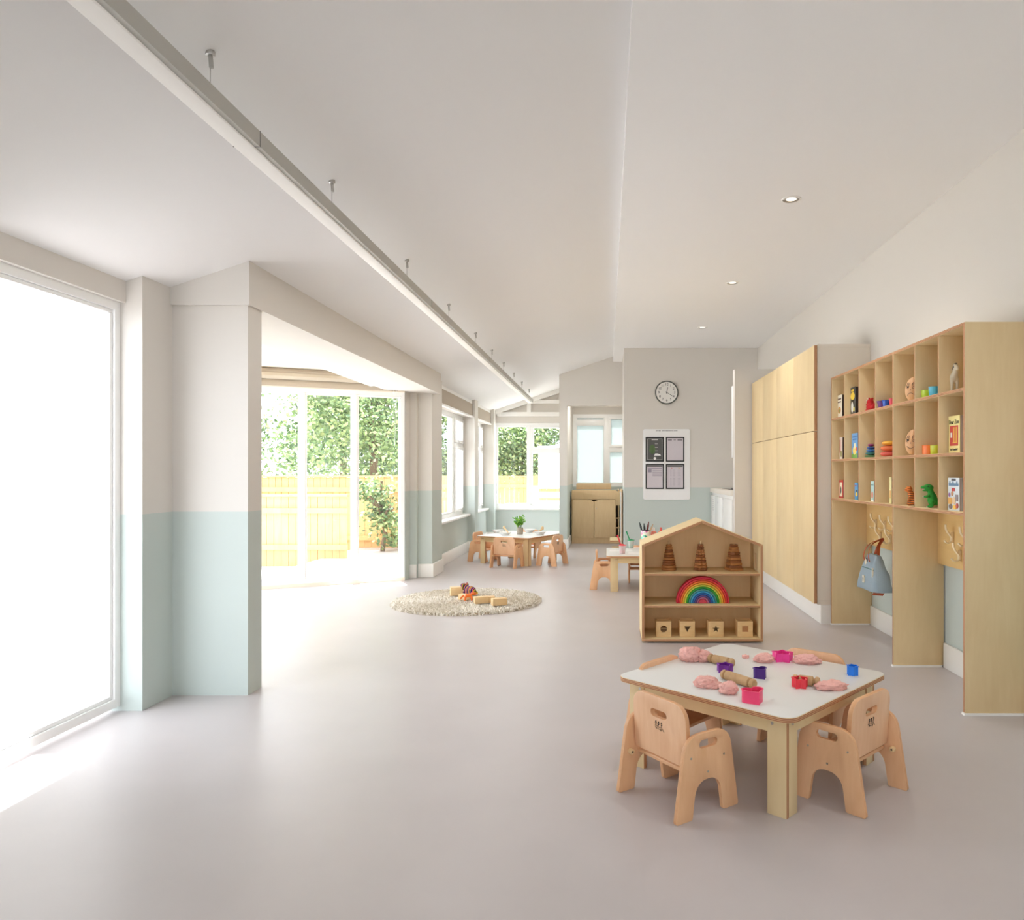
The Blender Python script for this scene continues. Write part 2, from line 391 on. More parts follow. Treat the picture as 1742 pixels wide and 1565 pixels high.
struct(m.build('trim_3', white_paint))

# windows: local x along the wall, y through it
def window(name, loc, rotz, W, z0, z1, cells, gm=clear, fw=.055, depth=.07, handles=()):
    m = MB()
    m.box(0, -depth/2, z0, W, depth/2, z0+fw); m.box(0, -depth/2, z1-fw, W, depth/2, z1)
    m.box(0, -depth/2, z0+fw, fw, depth/2, z1-fw); m.box(W-fw, -depth/2, z0+fw, W, depth/2, z1-fw)
    root = struct(m.build(name, upvc, loc=loc, rotz=rotz))
    for (x0, x1, a, b, sash) in cells:
        q = MB(); t = .045 if sash else .022
        y0, y1 = (-depth/2-.02, depth/2+.005) if sash else (-depth/2+.012, depth/2-.012)
        q.box(x0, y0, a, x1, y1, a+t); q.box(x0, y0, b-t, x1, y1, b); q.box(x0, y0, a+t, x0+t, y1, b-t); q.box(x1-t, y0, a+t, x1, y1, b-t)
        sf = q.build('window_sash', upvc, root, bevel=.004)
        p = MB(); p.box(x0+t, -.004, a+t, x1-t, .004, b-t); p.build('window_pane', gm, sf, smooth=False)
        if sash:
            k = MB(); k.box((x0+x1)/2-.045, y0-.03, a+.006, (x0+x1)/2+.045, y0-.012, a+.022); k.box((x0+x1)/2-.012, y0-.02, a+.004, (x0+x1)/2+.012, y0, a+.026); k.build('window_handle', white_paint, sf, bevel=.003)
    return root
def mull(root, xs, z0, z1, w=.06, depth=.07, trans=()):
    q = MB()
    for x in xs: q.box(x-w/2, -depth/2, z0, x+w/2, depth/2, z1)
    for (xa_, xb_, z) in trans: q.box(xa_, -depth/2, z-w/2, xb_, depth/2, z+w/2)
    q.build('mullion', upvc, root, bevel=.003)
# far gable window
W = 1.39
r = window('window_1', (-2.2, YF+.05, 0), 0, W, .6, 2.25, [(.055, .66, .655, 2.195, False), (.73, W-.055, 1.73, 2.195, True), (.73, W-.055, .655, 1.68, False)])
mull(r, [.695], .655, 2.195, .07, trans=[(.73, W-.055, 1.705)])
m = MB(); m.box(-2.22, YF-.04, .565, -.81, YF+.13, .6); struct(m.build('trim_4', white_paint, bevel=.008))
# left wall windows
def side_window(name, y0, y1, sill):
    W = y1-y0; a = .55*W/2.45*1.15; 
    c1 = W*.30; c2 = W*.70
    r = window(name, (-2.40, y0, 0), PI/2, W, .62, 2.2, [(.055, c1-.03, .675, 1.70, True), (.055, c1-.03, 1.76, 2.145, True), (c1+.03, c2-.03, .675, 2.145, False), (c2+.03, W-.055, .675, 1.70, True), (c2+.03, W-.055, 1.76, 2.145, True)])
    mull(r, [c1, c2], .675, 2.145, .06, trans=[(.055, c1-.03, 1.73), (c2+.03, W-.055, 1.73)])
    m = MB(); m.box(-2.44, y0, .585, -2.235, y1, .62); struct(m.build(sill, white_paint, bevel=.01))
    m = MB(); m.box(-2.24, y0+.005, 2.18, -2.2, y1-.005, 2.215)
    return r
side_window('window_2', 9.75, 12.2, 'trim_5')
side_window('window_3', 12.5, 14.1, 'trim_6')
# frosted window of the changing room
r = window('window_4', (-.66, YF+.05, 0), 0, 1.1, 1.02, 2.42, [(.055, .61, 1.075, 2.22, False), (.055, .61, 2.30, 2.365, False), (.69, 1.045, 1.78, 2.365, True), (.69, 1.045, 1.075, 1.70, False)], frosted)
mull(r, [.65], 1.075, 2.365, .09, trans=[(.695, 1.045, 1.74), (.055, .605, 2.26), ])
# bay: splayed glazed screen (seen), outer glazed screen
BW = BL*1.5; p = BE
def screen(name, loc, rotz, W, n, z0=.04, z1=2.25, fw=.045):
    st = W/n
    r = window(name, loc, rotz, W, z0, z1, [(i*st+(fw if i == 0 else .025), (i+1)*st-(fw if i == n-1 else .025), z0+fw, z1-fw, False) for i in range(n)], clear, fw, .06)
    mull(r, [i*st for i in range(1, n)], z0+fw, z1-fw, .05, .06)
    return r
screen('window_5', (BE.x, BE.y, 0), bang, BW, 3)
m = MB(); m.box(0, -.06, 2.25, BW, .06, 2.46); m.box(0, -.04, 0, BW, .04, .04); o = struct(m.build('trim_7', cream_m, loc=(BE.x, BE.y, 0), rotz=bang))
screen('window_6', (-4.05, 4.6, 0), PI/2, BE.y-4.6, 4)
m = MB(); m.box(-4.1, 4.6, 2.25, -3.97, BE.y, 2.46); m.box(-4.1, 4.6, 0, -3.97, BE.y, .04); struct(m.build('trim_8', cream_m))
# near left glazed door and unseen rear window, both added to admit daylight
screen('window_added_left', (-2.68, 3.0, 0), PI/2, 1.05, 1, .03, 2.22)
screen('window_added_rear', (-1.5, YB-.06, 0), 0, 3.0, 3, .6, 2.4)
# blinds
rb = thing('roman_blind', 'taupe fabric blind folded up above the bay window', 'blind', (BE.x, BE.y, 0), bang)
for i, (z0, z1, y) in enumerate(((2.395, 2.455, -.10), (2.33, 2.40, -.12), (2.255, 2.335, -.10))):
    m = MB(); n = 8
    prof = [(y-.012, z0), (y+.012, z0), (y+.03, (z0+z1)/2), (y+.02, z1), (y, z1), (y-.02, (z0+z1)/2)]
    m.prism(prof, [], .1, BW-.1, 0)
    m.build('blind_fold', panel_m if i != 1 else mat('pale_blind_fabric', (196, 187, 172), .9), rb)
m = MB(); m.tube([(BW-.14, -.115, 2.3), (BW-.135, -.115, 1.9), (BW-.13, -.105, 1.6), (BW-.115, -.115, 1.9), (BW-.11, -.115, 2.3)], .0022, 6); m.build('pull_cord', white_paint, rb)
for (y0, y1, lb) in ((9.76, 12.19, 'taupe roller blind rolled up above the near triple window'), (12.51, 14.09, 'taupe roller blind rolled up above the window by the far corner')):
    t = thing('roller_blind', lb, 'blind', (-2.22, y0, 2.2), 0, None)
    L = y1-y0
    m = MB(); m.box(-.018, .0, .02, .012, L, .215); m.build('blind_panel', panel_m, t)
    m = MB(); m.box(-.018, 0, -.012, .03, L, .018); m.build('bottom_rail', white_paint, t, bevel=.004)
    m = MB(); m.tube([(.035, L-.04, .2), (.045, L-.035, -.3), (.045, L-.02, -.52), (.048, L-.005, -.3), (.035, L-.02, .2)], .0022, 6); m.build('pull_cord', white_paint, t)

# ------------------------------------------------------------ outside
m = MB(); m.box(-30, -12, -.3, 20, 40, -.12); g = struct(m.build('ground', mat('pale_paving', (206, 205, 202), .9, noise_amt=.08, noise_scale=3)))
m = MB(); m.box(-9, -6, -.13, -2.76, 4.25, -.1); m.box(-4, -9, -.13, 4, -3.13, -.1); struct(m.build('ground_dark_added', mat('added_dark_slab', (122, 122, 120), .9), smooth=False))  # dark slabs added outside to cut daylight bouncing onto the near ceiling
def fence(loc, rotz, L, h, label):
    t = thing('timber_fence', label, 'fence', loc, rotz)
    m = MB(); n = int(L/.11)
    for i in range(n):
        dz = random.uniform(-.008, .008)
        m.box(i*.11, -.01, 0, i*.11+.104, .01, h+dz)
    m.build('fence_boards', fence_wood, t)
    m = MB(); m.box(0, -.05, h-.25, L, -.012, h-.17); m.box(0, -.05, .25, L, -.012, .33); m.build('fence_rail', fence_wood, t)
    k = MB(); k.box(-.03, -.045, h+.0, L, .045, h+.03); k.build('fence_cap', fence_wood, t)
fence((-9.0, 12.8, -.12), 0, 6.0, 1.33, 'tall timber board fence beyond the bay window')
fence((-8.2, 11.2, -.12), 0, 4.3, 1.05, 'low timber board fence nearer the bay window')
fence((-5.5, 17.6, -.12), 0, 6.5, 1.30, 'timber board fence beyond the far window, under the hedge')
fence((-5.2, 13.1, -.12), PI/2, 4.0, 1.0, 'timber board fence outside the left wall windows')
leaf_a = mat('leaf_green', (122, 146, 92), .55, noise_amt=.35, noise_scale=1.5)
leaf_b = mat('pale_leaf_green', (168, 184, 126), .55, noise_amt=.25, noise_scale=1.5)
leaf_c = mat('dark_leaf_green', (76, 102, 64), .55, noise_amt=.35, noise_scale=2)
bark = mat('bark', (110, 92, 74), .9, noise_amt=.2)
def foliage(m, c, r, n, s, rnd, hollow=.55):
    mats_w = (0, 0, 1, 2)
    for i in range(n):
        d = Vector((rnd.gauss(0, 1), rnd.gauss(0, 1), rnd.gauss(0, 1))).normalized(); k = hollow+(1-hollow)*rnd.random()
        p = Vector((c[0]+d.x*r[0]*k, c[1]+d.y*r[1]*k, c[2]+d.z*r[2]*k))
        a = Vector((rnd.uniform(-1, 1), rnd.uniform(-1, 1), rnd.uniform(-1, .6))).normalized(); b = a.orthogonal().normalized()
        b = (Matrix.Rotation(rnd.random()*6.28, 3, a) @ b); q = s*rnd.uniform(.6, 1.3)
        vs = [m.b.verts.new(p), m.b.verts.new(p+a*q*.5+b*q*.28), m.b.verts.new(p+a*q), m.b.verts.new(p+a*q*.5-b*q*.28)]
        f = m.b.faces.new(vs); f.material_index = rnd.choice(mats_w)
def tree(loc, h, r, n, label, s=.095, mats=None, group=None, seed=1, low=False):
    rnd = random.Random(seed)
    t = thing('tree' if not low else 'hedge_shrub', label, 'tree' if not low else 'shrub', loc, 0, group)
    m = MB(); k = 9
    zc = h*(.55 if not low else .52)
    foliage(m, (0, 0, zc), (r*.85, r*.85, h*.44), n//3, s, rnd, .2)
    for i in range(k):
        a = rnd.random()*6.28; rr = r*rnd.uniform(.4, .75)
        c = (math.cos(a)*rr, math.sin(a)*rr, zc+rnd.uniform(-.36, .36)*h)
        foliage(m, c, (r*.5, r*.5, r*.38), n*2//3//k, s, rnd, .4)
    m.build('foliage', mats or [leaf_a, leaf_b, leaf_c], t, smooth=False, flip=False)
    m = MB(); m.tube([(0, 0, 0), (.05, .03, h*.3), (-.04, .05, h*.6), (0, 0, h*.85)], [.11 if not low else .04, .09 if not low else .035, .06 if not low else .03, .02], 8)
    for i in range(6):
        a = rnd.random()*6.28; z = h*rnd.uniform(.3, .6)
        m.tube([(0, 0, z), (math.cos(a)*r*.35, math.sin(a)*r*.35, z+h*.12), (math.cos(a)*r*.7, math.sin(a)*r*.7, z+h*.2)], [.04, .025, .01], 6)
    m.build('trunk', bark, t)
    return t
tree((-4.75, 15.0, -.12), 4.6, 1.6, 17000, 'leafy green tree behind the tall fence, right side of the bay window view', seed=1)
tree((-8.6, 15.2, -.12), 4.6, 1.7, 14000, 'leafy green tree behind the tall fence, left side of the bay window view', seed=2)
tree((-7.0, 19.6, -.12), 6.2, 2.3, 13000, 'tall pale tree further behind the other two at the bay window', s=.13, seed=3)
tree((-11.5, 8.5, -.12), 5.0, 2.1, 6000, 'broad tree left of the bay beyond the fences', s=.13, seed=4)
tree((-3.7, 12.2, -.12), 1.5, .42, 1500, 'small bush in front of the fence by the bay window frame', s=.08, seed=5, low=True)
t = thing('hedge', 'dense dark green hedge above the fence beyond the far window', 'hedge', (-2.2, 18.9, -.12)); rnd = random.Random(10)
m = MB()
for i in range(16): foliage(m, (-3.2+i*.36, rnd.uniform(-.15, .15), rnd.uniform(1.2, 3.4)), (.75, .6, .8), 2200, .10, rnd, .3)
m.build('foliage', [leaf_a, leaf_b, leaf_c], t, smooth=False, flip=False)
m = MB(); m.tube([(0, 0, 0), (.05, .03, 1.2), (-.04, .05, 2.6)], [.08, .06, .03], 8); m.build('stem', bark, t)
# white play hut outside the far window
t = thing('play_hut', 'white painted play hut with open slots outside the far window', 'hut', (-1.62, 16.2, -.12))
m = MB(); m.box(0, 0, 0, 1.5, .06, .795); m.box(0, 0, .795, .12, .06, 1.12); m.box(1.35, 0, .795, 1.5, .06, 1.12); m.box(.12, 0, .86, 1.35, .06, .985); m.box(.12, 0, 1.06, 1.5, .06, 1.95)
m.build('front_wall', white_paint, t)
m = MB(); m.box(.1, .06, 1.93, 1.55, .9, 1.99); m.build('roof_board', white_paint, t); m = MB(); m.box(0, .06, 0, .06, .9, .95); m.build('side_wall', white_paint, t)
t = thing('raised_planter', 'white painted low planter outside the far window, left of the play hut', 'planter', (-2.25, 16.4, -.12))
m = MB(); m.box(0, 0, 0, .62, .05, .72); m.box(0, .4, 0, .62, .45, .72); m.box(0, .05, 0, .05, .4, .72); m.box(.57, .05, 0, .62, .4, .72); m.build('planter_box', white_paint, t)
#PART2
DL = 36          # power of each ceiling downlight
# ------------------------------------------------------------ ceiling fittings
A_ = bpy.data.lights.new('pendant_lamp', 'AREA'); A_.shape = 'RECTANGLE'; A_.size = .07; A_.size_y = 12.0; A_.energy = 24; A_.color = (1, .975, .94)
ao = bpy.data.objects.new('pendant_lamp', A_); C.objects.link(ao); ao.location = (-1.38, 7.27, 2.528)
t = thing('linear_pendant', 'long slim grey linear light hung on wires along the sloping ceiling', 'ceiling light')
LX, LY0, LY1 = -1.376, 1.2, 13.35
m = MB()
m.prism([(-1.325, 2.541), (-1.325, 2.60), (-1.427, 2.60), (-1.427, 2.556), (-1.418, 2.541), (-1.338, 2.541), (-1.338, 2.546), (-1.34, 2.546), (-1.34, 2.541)][:6], [], LY0, LY1, 1)
m.build('housing', mat('grey_aluminium_housing', (186, 184, 177), .45), t)
m = MB(); m.box(-1.415, LY0+.01, 2.531, -1.345, LY1-.01, 2.542); m.build('diffuser', mat('opal_diffuser', (226, 222, 216), .6, emit=.15), t, bevel=.004)
m = MB()
seam = mat('seam_grey', (120, 118, 114), .5)
for y in (2.84, 5.62, 8.4, 11.2):
    m = MB(); m.box(-1.4275, y-.0015, 2.5402, -1.3235, y+.0015, 2.6012); m.build('joint_seam', seam, t)
ys = (2.58, 3.72, 5.11, 6.46, 7.78, 8.87, 9.89, 10.96, 12.0, 13.1)
for y in ys:
    zc = cz(LX)
    m = MB(); m.cyl((LX, y, 2.6), (LX, y, zc-.05), .0016, seg=6); wr = m.build('suspension_wire', steel, t)
    m = MB(); m.cyl((LX, y, zc-.012), (LX, y, zc+.004), .016, seg=14); m.cyl((LX+.004, y, zc-.055), (LX, y, zc-.01), .008, seg=10); m.build('ceiling_bracket', steel, wr, bevel=.002)
    m = MB(); m.box(LX-.014, y+.02, 2.599, LX+.014, y+.075, 2.616); m.build('wire_clip', steel, t, bevel=.002)
for i, (x, y) in enumerate(((1.255, 5.075), (1.23, 7.31), (1.225, 9.57), (1.26, 2.84), (1.26, .6), (1.26, -1.6))):
    L_ = bpy.data.lights.new('downlight_lamp', 'SPOT'); L_.energy = DL; L_.color = (1, .97, .94); L_.spot_size = 2.2; L_.spot_blend = 1; L_.shadow_soft_size = .05
    lo = bpy.data.objects.new('downlight_lamp', L_); C.objects.link(lo); lo.location = (x, y, CZ-.02)
    t = thing('downlight', (['nearest and largest of the three round recessed ceiling downlights', 'middle of the three round recessed ceiling downlights', 'farthest and smallest of the three round recessed ceiling downlights']+['round recessed ceiling downlight %s, outside the picture' % q for q in ('above the near table', 'over the viewer', 'behind the viewer')])[i], 'downlight', (x, y, CZ), 0, 'recessed downlights in the flat ceiling')
    m = MB(); m.lathe([(.066, .001), (.067, -.004), (.058, -.006), (.054, 0)], seg=32, closed=True); m.build('rim', white_paint, t)
    m = MB(); m.lathe([(.054, -.004), (.046, -.001), (.034, .0005)], seg=32, closed=True); m.build('reflector', steel, t)
    m = MB(); m.cyl((0, 0, -.0015), (0, 0, .0008), .033, seg=24); m.build('lamp', mat('lamp_lens', (255, 250, 240), .3, emit=.9), t)

# ------------------------------------------------------------ clock and notice board
t = thing('wall_clock', 'round white wall clock with grey rim on the beige wall', 'clock', (.89, 11.158, 2.49), 0)
m = MB(); m.cyl((0, 0, 0), (0, -.03, 0), .165, seg=48); m.build('clock_face', mat('clock_white', (232, 230, 224), .3), t)
m = MB(); R = .165; pts = [(R*math.cos(a), -.022, R*math.sin(a)) for a in [2*PI*i/48 for i in range(49)]]; m.tube(pts, .011, 8); m.build('rim', mat('clock_rim_grey', (82, 86, 80), .35), t)
ink = mat('black_ink', (38, 38, 38), .6)
for k in range(1, 13):
    a = PI/2-k*PI/6
    text('numeral', str(k), .052, ink, t, (.118*math.cos(a), -.032, .118*math.sin(a)), (PI/2, 0, 0))
def hand(name, ang, L, w_):
    m = MB(); m.box(-w_, -.036, -.02, w_, -.034, L); o = m.build(name, ink, t); o.rotation_euler = (0, ang, 0)
hand('hour_hand', math.radians(10), .08, .004); hand('minute_hand', math.radians(122), .115, .003)
m = MB(); m.cyl((0, -.03, 0), (0, -.04, 0), .009, seg=12); m.build('hub', ink, t)

t = thing('notice_board', 'white wall panel holding four black framed notices on the beige and green wall', 'notice board', (.89, 11.158, 1.415))
m = MB(); m.prism(rrect(-.352, -.529, .352, .529, .03), [], -.014, 0, 1); m.build('backing_panel', mat('acrylic_white', (242, 242, 242), .2), t, bevel=.002)
m = MB()
for i in range(22):
    x = -.16+i*.0148
    if i in (5, 17): continue
    m.box(x, -.0155, .497, x+.009, -.014, .509)
m.build('heading_lettering', mat('faded_ink', (120, 118, 124), .6), t)
for (sx, sz) in ((-1, -1), (1, -1), (-1, 1), (1, 1)):
    m = MB(); m.cyl((sx*.315, -.014, sz*.49), (sx*.315, -.019, sz*.49), .009, seg=14); m.build('fixing_cap', white_paint, t)
def wx(px): return (px-X0)/F*11.15-.89
def wz(py): return H-(py-Y0)/F*11.15-1.415
fr_m = mat('black_frame', (30, 30, 32), .4); pap = mat('notice_paper', (206, 198, 204), .5); dk = mat('chalk_notice', (86, 86, 84), .5); grn = mat('notice_green', (84, 108, 66), .6); ln = mat('notice_grey_print', (150, 142, 156), .6); wht = mat('print_white', (230, 228, 226), .6)
redp = mat('notice_red', (200, 60, 50), .6); yel = mat('notice_yellow', (214, 170, 70), .6)
for i, (a, b, c, d) in enumerate(((1098.3, 743.3, 1129.5, 785.4), (1132.6, 743.3, 1164, 785.4), (1098.3, 789.3, 1129.5, 831.8), (1132.6, 789.3, 1164, 831.8))):
    x0, x1, z0, z1 = wx(a), wx(c), wz(d), wz(b); f = .018
    m = MB(); m.box(x0, -.022, z0, x1, -.014, z0+f); m.box(x0, -.022, z1-f, x1, -.014, z1); m.box(x0, -.022, z0+f, x0+f, -.014, z1-f); m.box(x1-f, -.022, z0+f, x1, -.014, z1-f)
    fo = m.build('notice_frame', fr_m, t)
    m = MB(); m.box(x0+f, -.018, z0+f, x1-f, -.0145, z1-f); m.build('notice_sheet', dk if i == 0 else pap, fo)
    m = MB(); rnd = random.Random(i)
    def bar(u0, v0, u1, v1, mi): m.box(x0+f+(x1-x0-2*f)*u0, -.0190, z0+f+(z1-z0-2*f)*v0, x0+f+(x1-x0-2*f)*u1, -.0181, z0+f+(z1-z0-2*f)*v1, mi)
    if i == 0:
        bar(.3, .92, .7, .95, 0)
        for v in (.74, .58, .43, .3): bar(.5, v, .68, v+.012, 0)
        m.prism([(x0+.1+.045*math.cos(k*.5)*(1+.2*math.sin(3*k)), (z0+z1)/2+.07*math.sin(k*.5)) for k in range(12)], [], -.0190, -.0181, 1, 1, 1)
        m.prism([((x0+x1)/2+.04+.05*math.cos(PI*k/8), z0+.09+.03*math.sin(PI*k/8)) for k in range(9)], [], -.0192, -.0181, 1, 0, 0)
        m.prism([((x0+x1)/2-.0+.02*math.cos(PI*k/6), z0+.05+.02*math.sin(PI*k/6)) for k in range(12)], [], -.0192, -.0181, 1, 0, 0)
        for (u, v) in ((0, 0),): bar(.04, .03, .05, .97, 0); bar(.95, .03, .96, .97, 0); bar(.04, .03, .96, .04, 0); bar(.04, .96, .96, .97, 0)
    elif i == 1:
        bar(.05, .9, .3, .93, 4); bar(.4, .91, .55, .93, 4); bar(.65, .9, .95, .93, 4); bar(.05, .02, .95, .03, 2)
    elif i == 2:
        bar(.02, .93, .98, .99, 3)
        for v in (.84, .86, .76, .68, .6, .52): bar(.05 if v > .8 else .35, v, .95, v+.022, 2)
        bar(.06, .68, .3, .82, 2)
    else:
        bar(.02, .93, .98, .99, 3); bar(.25, .86, .33, .895, 5); bar(.7, .86, .8, .895, 6)
        for k in range(14):
            v = .8-k*.055; bar(.2, v, .28, v+.012, 2); bar(.35, v, .5, v+.01, 2); bar(.66, v, .85, v+.008, 2)
    m.build('notice_print', [wht, grn, ln, dk, ink, redp, yel], fo, smooth=False)

# ------------------------------------------------------------ kitchen alcove
t = thing('fridge', 'white undercounter fridge at the far end of the alcove counter', 'fridge', (1.555, 9.28, 0))
m = MB(); m.box(.02, .72, .02, .6, 1.85, .985); m.build('body', white_paint, t, bevel=.004)
m = MB(); m.box(0, 1.45, .1, .02, 1.85, .955); m.build('side_panel', white_paint, t, bevel=.004)
m = MB(); m.box(-.01, .74, .1, .018, 1.43, .955); d = m.build('door', mat('appliance_white', (238, 238, 236), .25), t, bevel=.008)
m = MB()
for k in range(6): m.box(-.0015, 1.63, .74+k*.03, -.0005, 1.66, .752+k*.03)
m.build('small_print_label', ln, t)
m = MB(); m.box(-.012, 1.1, .86, -.0105, 1.13, .885); m.build('door_sticker', ln, d)
t = thing('base_cabinet', 'white base cabinet under the alcove counter, beside the fridge', 'cabinet', (1.555, 9.28, 0))
m = MB(); m.box(.02, 0, 0, .6, .71, .985); m.build('body', white_paint, t)
m = MB(); m.box(0, .005, .1, .019, .7, .955); m.build('door', white_paint, t, bevel=.003)
t = thing('worktop', 'beige white worktop along the alcove above the fridge', 'worktop', (1.54, 9.275, 1.0))
m = MB(); m.box(0, 0, 0, .7, 1.875, .065); m.build('slab', carcass, t, bevel=.004)
m = MB(); m.box(.03, 0, -.014, .6, 1.87, 0); m.build('under_rail', white_paint, t)
t = thing('hob', 'black glass hob set on the alcove worktop beside the wall nib', 'hob', (1.62, 9.5, 1.065))
m = MB(); m.box(0, 0, 0, .5, 1.0, .008); m.build('glass_top', mat('black_glass', (22, 22, 22), .08), t, bevel=.003)
m = MB(); m.box(.0, -.12, .012, .5, .25, .028); m.build('pan_support', black, t, bevel=.002)
t = thing('wall_cupboard', 'white wall cupboard high in the alcove, just its edge showing past the nib', 'cupboard', (1.572, 9.28, 1.48))
m = MB(); m.box(.02, 0, 0, .68, .14, .9); m.build('body', white_paint, t)
m = MB(); m.box(0, 0, 0, .018, .14, .9); m.build('door', white_paint, t, bevel=.003)

# ------------------------------------------------------------ tall cupboards
t = thing('tall_cupboard', 'tall built-in cupboard wall of pale plywood doors in a cream carcass', 'cupboard')
m = MB(); m.box(1.80, 6.375, .165, XR-.002, 9.14, 2.39); m.build('carcass', carcass, t)
m = MB(); m.box(1.83, 6.377, 0, XR-.002, 9.14, .165); m.build('plinth', white_paint, t)
m = MB(); m.box(1.80, 6.37, 2.37, XR-.002, 6.376, 2.395); m.box(XR-.012, 6.368, .17, XR-.002, 6.376, 2.39); m.box(1.80, 6.37, .165, XR-.002, 6.376, .20); m.build('edge_trim', carcass, t)
m = MB()
for z0, z1 in ((0, .16),): m.box(1.828, 6.37, 0, XR-.02, 6.378, .16)
m.build('plinth_end', white_paint, t)
yb = [6.36, 7.066, 7.789, 8.479, 9.134]
for i in range(4):
    for (z0, z1) in ((.175, 1.648), (1.653, 2.385)):
        m = MB(); pr = .006 if i in (0,) else (.003 if i == 1 else 0)
        g = .004 if i % 2 else .0025
        m.ply(1.775-pr, yb[i]+g, z0, 1.795, yb[i+1]-g, z1, 0, 1)
        m.build('cupboard_door', [birch]+edges, t, bevel=.0015)

t = thing('added_ceiling_lamp', 'added unseen round white lamp to brighten the changing room, above its doorway', 'ceiling lamp', (-.2, 13.1, 2.75))  # added lamp, out of view, to brighten the changing unit and its room
m = MB(); m.cyl((0, 0, -.03), (0, 0, 0), .16, seg=32); m.build('added_lamp_base', white_paint, t)
m = MB(); m.cyl((0, 0, -.06), (0, 0, -.0301), .15, seg=32); m.build('added_lamp_shade', mat('added_lamp_opal', (255, 250, 242), .5, emit=1.0), t, bevel=.01)
P__ = bpy.data.lights.new('changing_room_fill', 'AREA'); P__.shape = 'DISK'; P__.size = .28; P__.energy = 10; P__.color = (1, .975, .94)  # fill light of the added lamp
po = bpy.data.objects.new('changing_room_fill', P__); C.objects.link(po); po.location = (-.2, 13.1, 2.68)
# ------------------------------------------------------------ cubby shelving with hook bays
t = thing('cubby_shelving', 'tall pale plywood cubby shelving with open bays for coats below', 'shelving')
EX = [birch]+edges
birch_warm = wood('warm_birch_ply', (230, 196, 136), (218, 182, 120), (1, 7, 1), 3)
FX, BX = 1.91, 2.245
def P_(name, *a):
    m = MB(); m.ply(*a, 0, 1); return m.build(name, EX, t, bevel=.001)
P_('side_panel', FX, 3.975, 0.012, BX+.006, 3.995, 2.103)
P_('side_panel', FX, 6.33, 0.012, BX+.006, 6.35, 2.103)
P_('centre_panel', FX, 4.965, 0.012, BX, 4.975, 2.103)
P_('centre_panel', FX, 4.9755, 0.012, BX, 4.986, 2.103)
for y0, y1 in ((3.995, 4.965), (4.986, 6.33)):
    P_('top_panel', FX, y0, 2.085, BX, y1, 2.103)
    for z in (1.736, 1.389, 1.064): P_('shelf', FX, y0, z, BX, y1, z+.018)
    m = MB(); m.box(BX-.006, y0, 1.082, BX, y1, 2.085); m.build('back_panel', birch, t)
    m = MB(); m.ply(2.205, y0, .69, BX-.003, y1, 1.064, 0, 1); m.build('hook_board', [birch_warm]+edges, t, bevel=.001)
divs = [4.297, 4.628, 5.31, 5.658, 6.003]
for y in divs:
    for z0, z1 in ((1.082, 1.389), (1.407, 1.736), (1.754, 2.085)):
        P_('divider', FX+.001, y-.006, z0, BX-.006, y+.006, z1)
m = MB(); m.box(FX-.006, 3.966, 0, XR-.001, 4.0, .012); m.box(FX-.006, 4.955, 0, 2.23, 4.992, .012); m.box(FX-.006, 6.325, 0, 2.23, 6.355, .012); m.build('floor_sealant', white_paint, t)
hook_w = wood('pale_hook_wood', (244, 228, 196), (236, 216, 178), (1, 1, 5), 6)
board_w = wood('hook_board_ply', (226, 194, 134), (214, 180, 118), (1, 7, 1), 3)
def hook(y, z, label):
    o = thing('coat_hook', label, 'coat hook', (2.205, y, z), 0, 'pale wooden coat hooks under the cubbies')
    pts = []
    pts = [(-.050, 0, .060), (-.050, 0, .045), (-.047, 0, .028), (-.036, 0, .008), (-.018, 0, -.012), (-.008, 0, -.028), (-.012, 0, -.048), (-.030, 0, -.060), (-.050, 0, -.054), (-.058, 0, -.040)]
    fine = []
    for i in range(len(pts)-1):
        a, b = Vector(pts[i]), Vector(pts[i+1]); fine += [a, (a+b)/2]
    fine.append(Vector(pts[-1]))
    for _ in range(2): fine = [fine[0]]+[(fine[i-1]+fine[i]*2+fine[i+1])/4 for i in range(1, len(fine)-1)]+[fine[-1]]
    m = MB(); m.tube(fine, [(.0055, .012)]*len(fine), 10, 0, (1, 0, 0)); m.build('hook_arm', hook_w, o)
    m = MB(); m.prism(rrect(-.009, -.055, .009, .015, .008), [], -.018, -.0, 0); m.build('mounting_block', hook_w, o, bevel=.002)
    return o
for y, z, lb in ((4.74, .905, 'upper coat hook in the near bay, farther from the viewer'), (4.55, .905, 'upper coat hook in the near bay, half hidden by the end panel'), (4.64, .80, 'lower coat hook in the near bay, between the two upper ones'),
                 (6.09, .90, 'upper coat hook in the far bay, first from the cupboards'), (5.89, .90, 'upper coat hook in the far bay, second from the cupboards'), (5.71, .90, 'upper coat hook in the far bay, beside the centre panel'), (5.99, .80, 'empty lower coat hook in the far bay'), (5.78, .80, 'lower coat hook in the far bay holding the blue bag')):
    hook(y, z, lb)
# blue bag
t = thing('backpack', 'light blue child backpack with rust orange handles hanging on a hook', 'bag', (2.05, 5.69, .40))
blue = mat('blue_canvas', (150, 168, 180), .75, bump=.3, bscale=90); rust = mat('rust_webbing', (178, 84, 44), .7); cream_c = mat('cream_label', (226, 220, 200), .7)
m = MB(); n = 14
rings = []
prof = [(0, .205, .075), (.012, .208, .078), (.06, .190, .074), (.12, .160, .066), (.17, .130, .056), (.215, .105, .042), (.255, .088, .026), (.268, .084, .014)]
for z, hw, hd in prof:
    ring = []
    for k in range(24):
        a = 2*PI*k/24; c_, s_ = math.cos(a), math.sin(a)
        e = .32
        y = hw*math.copysign(abs(c_)**e, c_)+.012+z*.05; x = hd*math.copysign(abs(s_)**e, s_)
        x += .006*math.sin(y*60+z*20); ring.append(m.b.verts.new((x, y, z-.03*(y/hw)*(1-z/.27)*.2)))
    rings.append(ring)
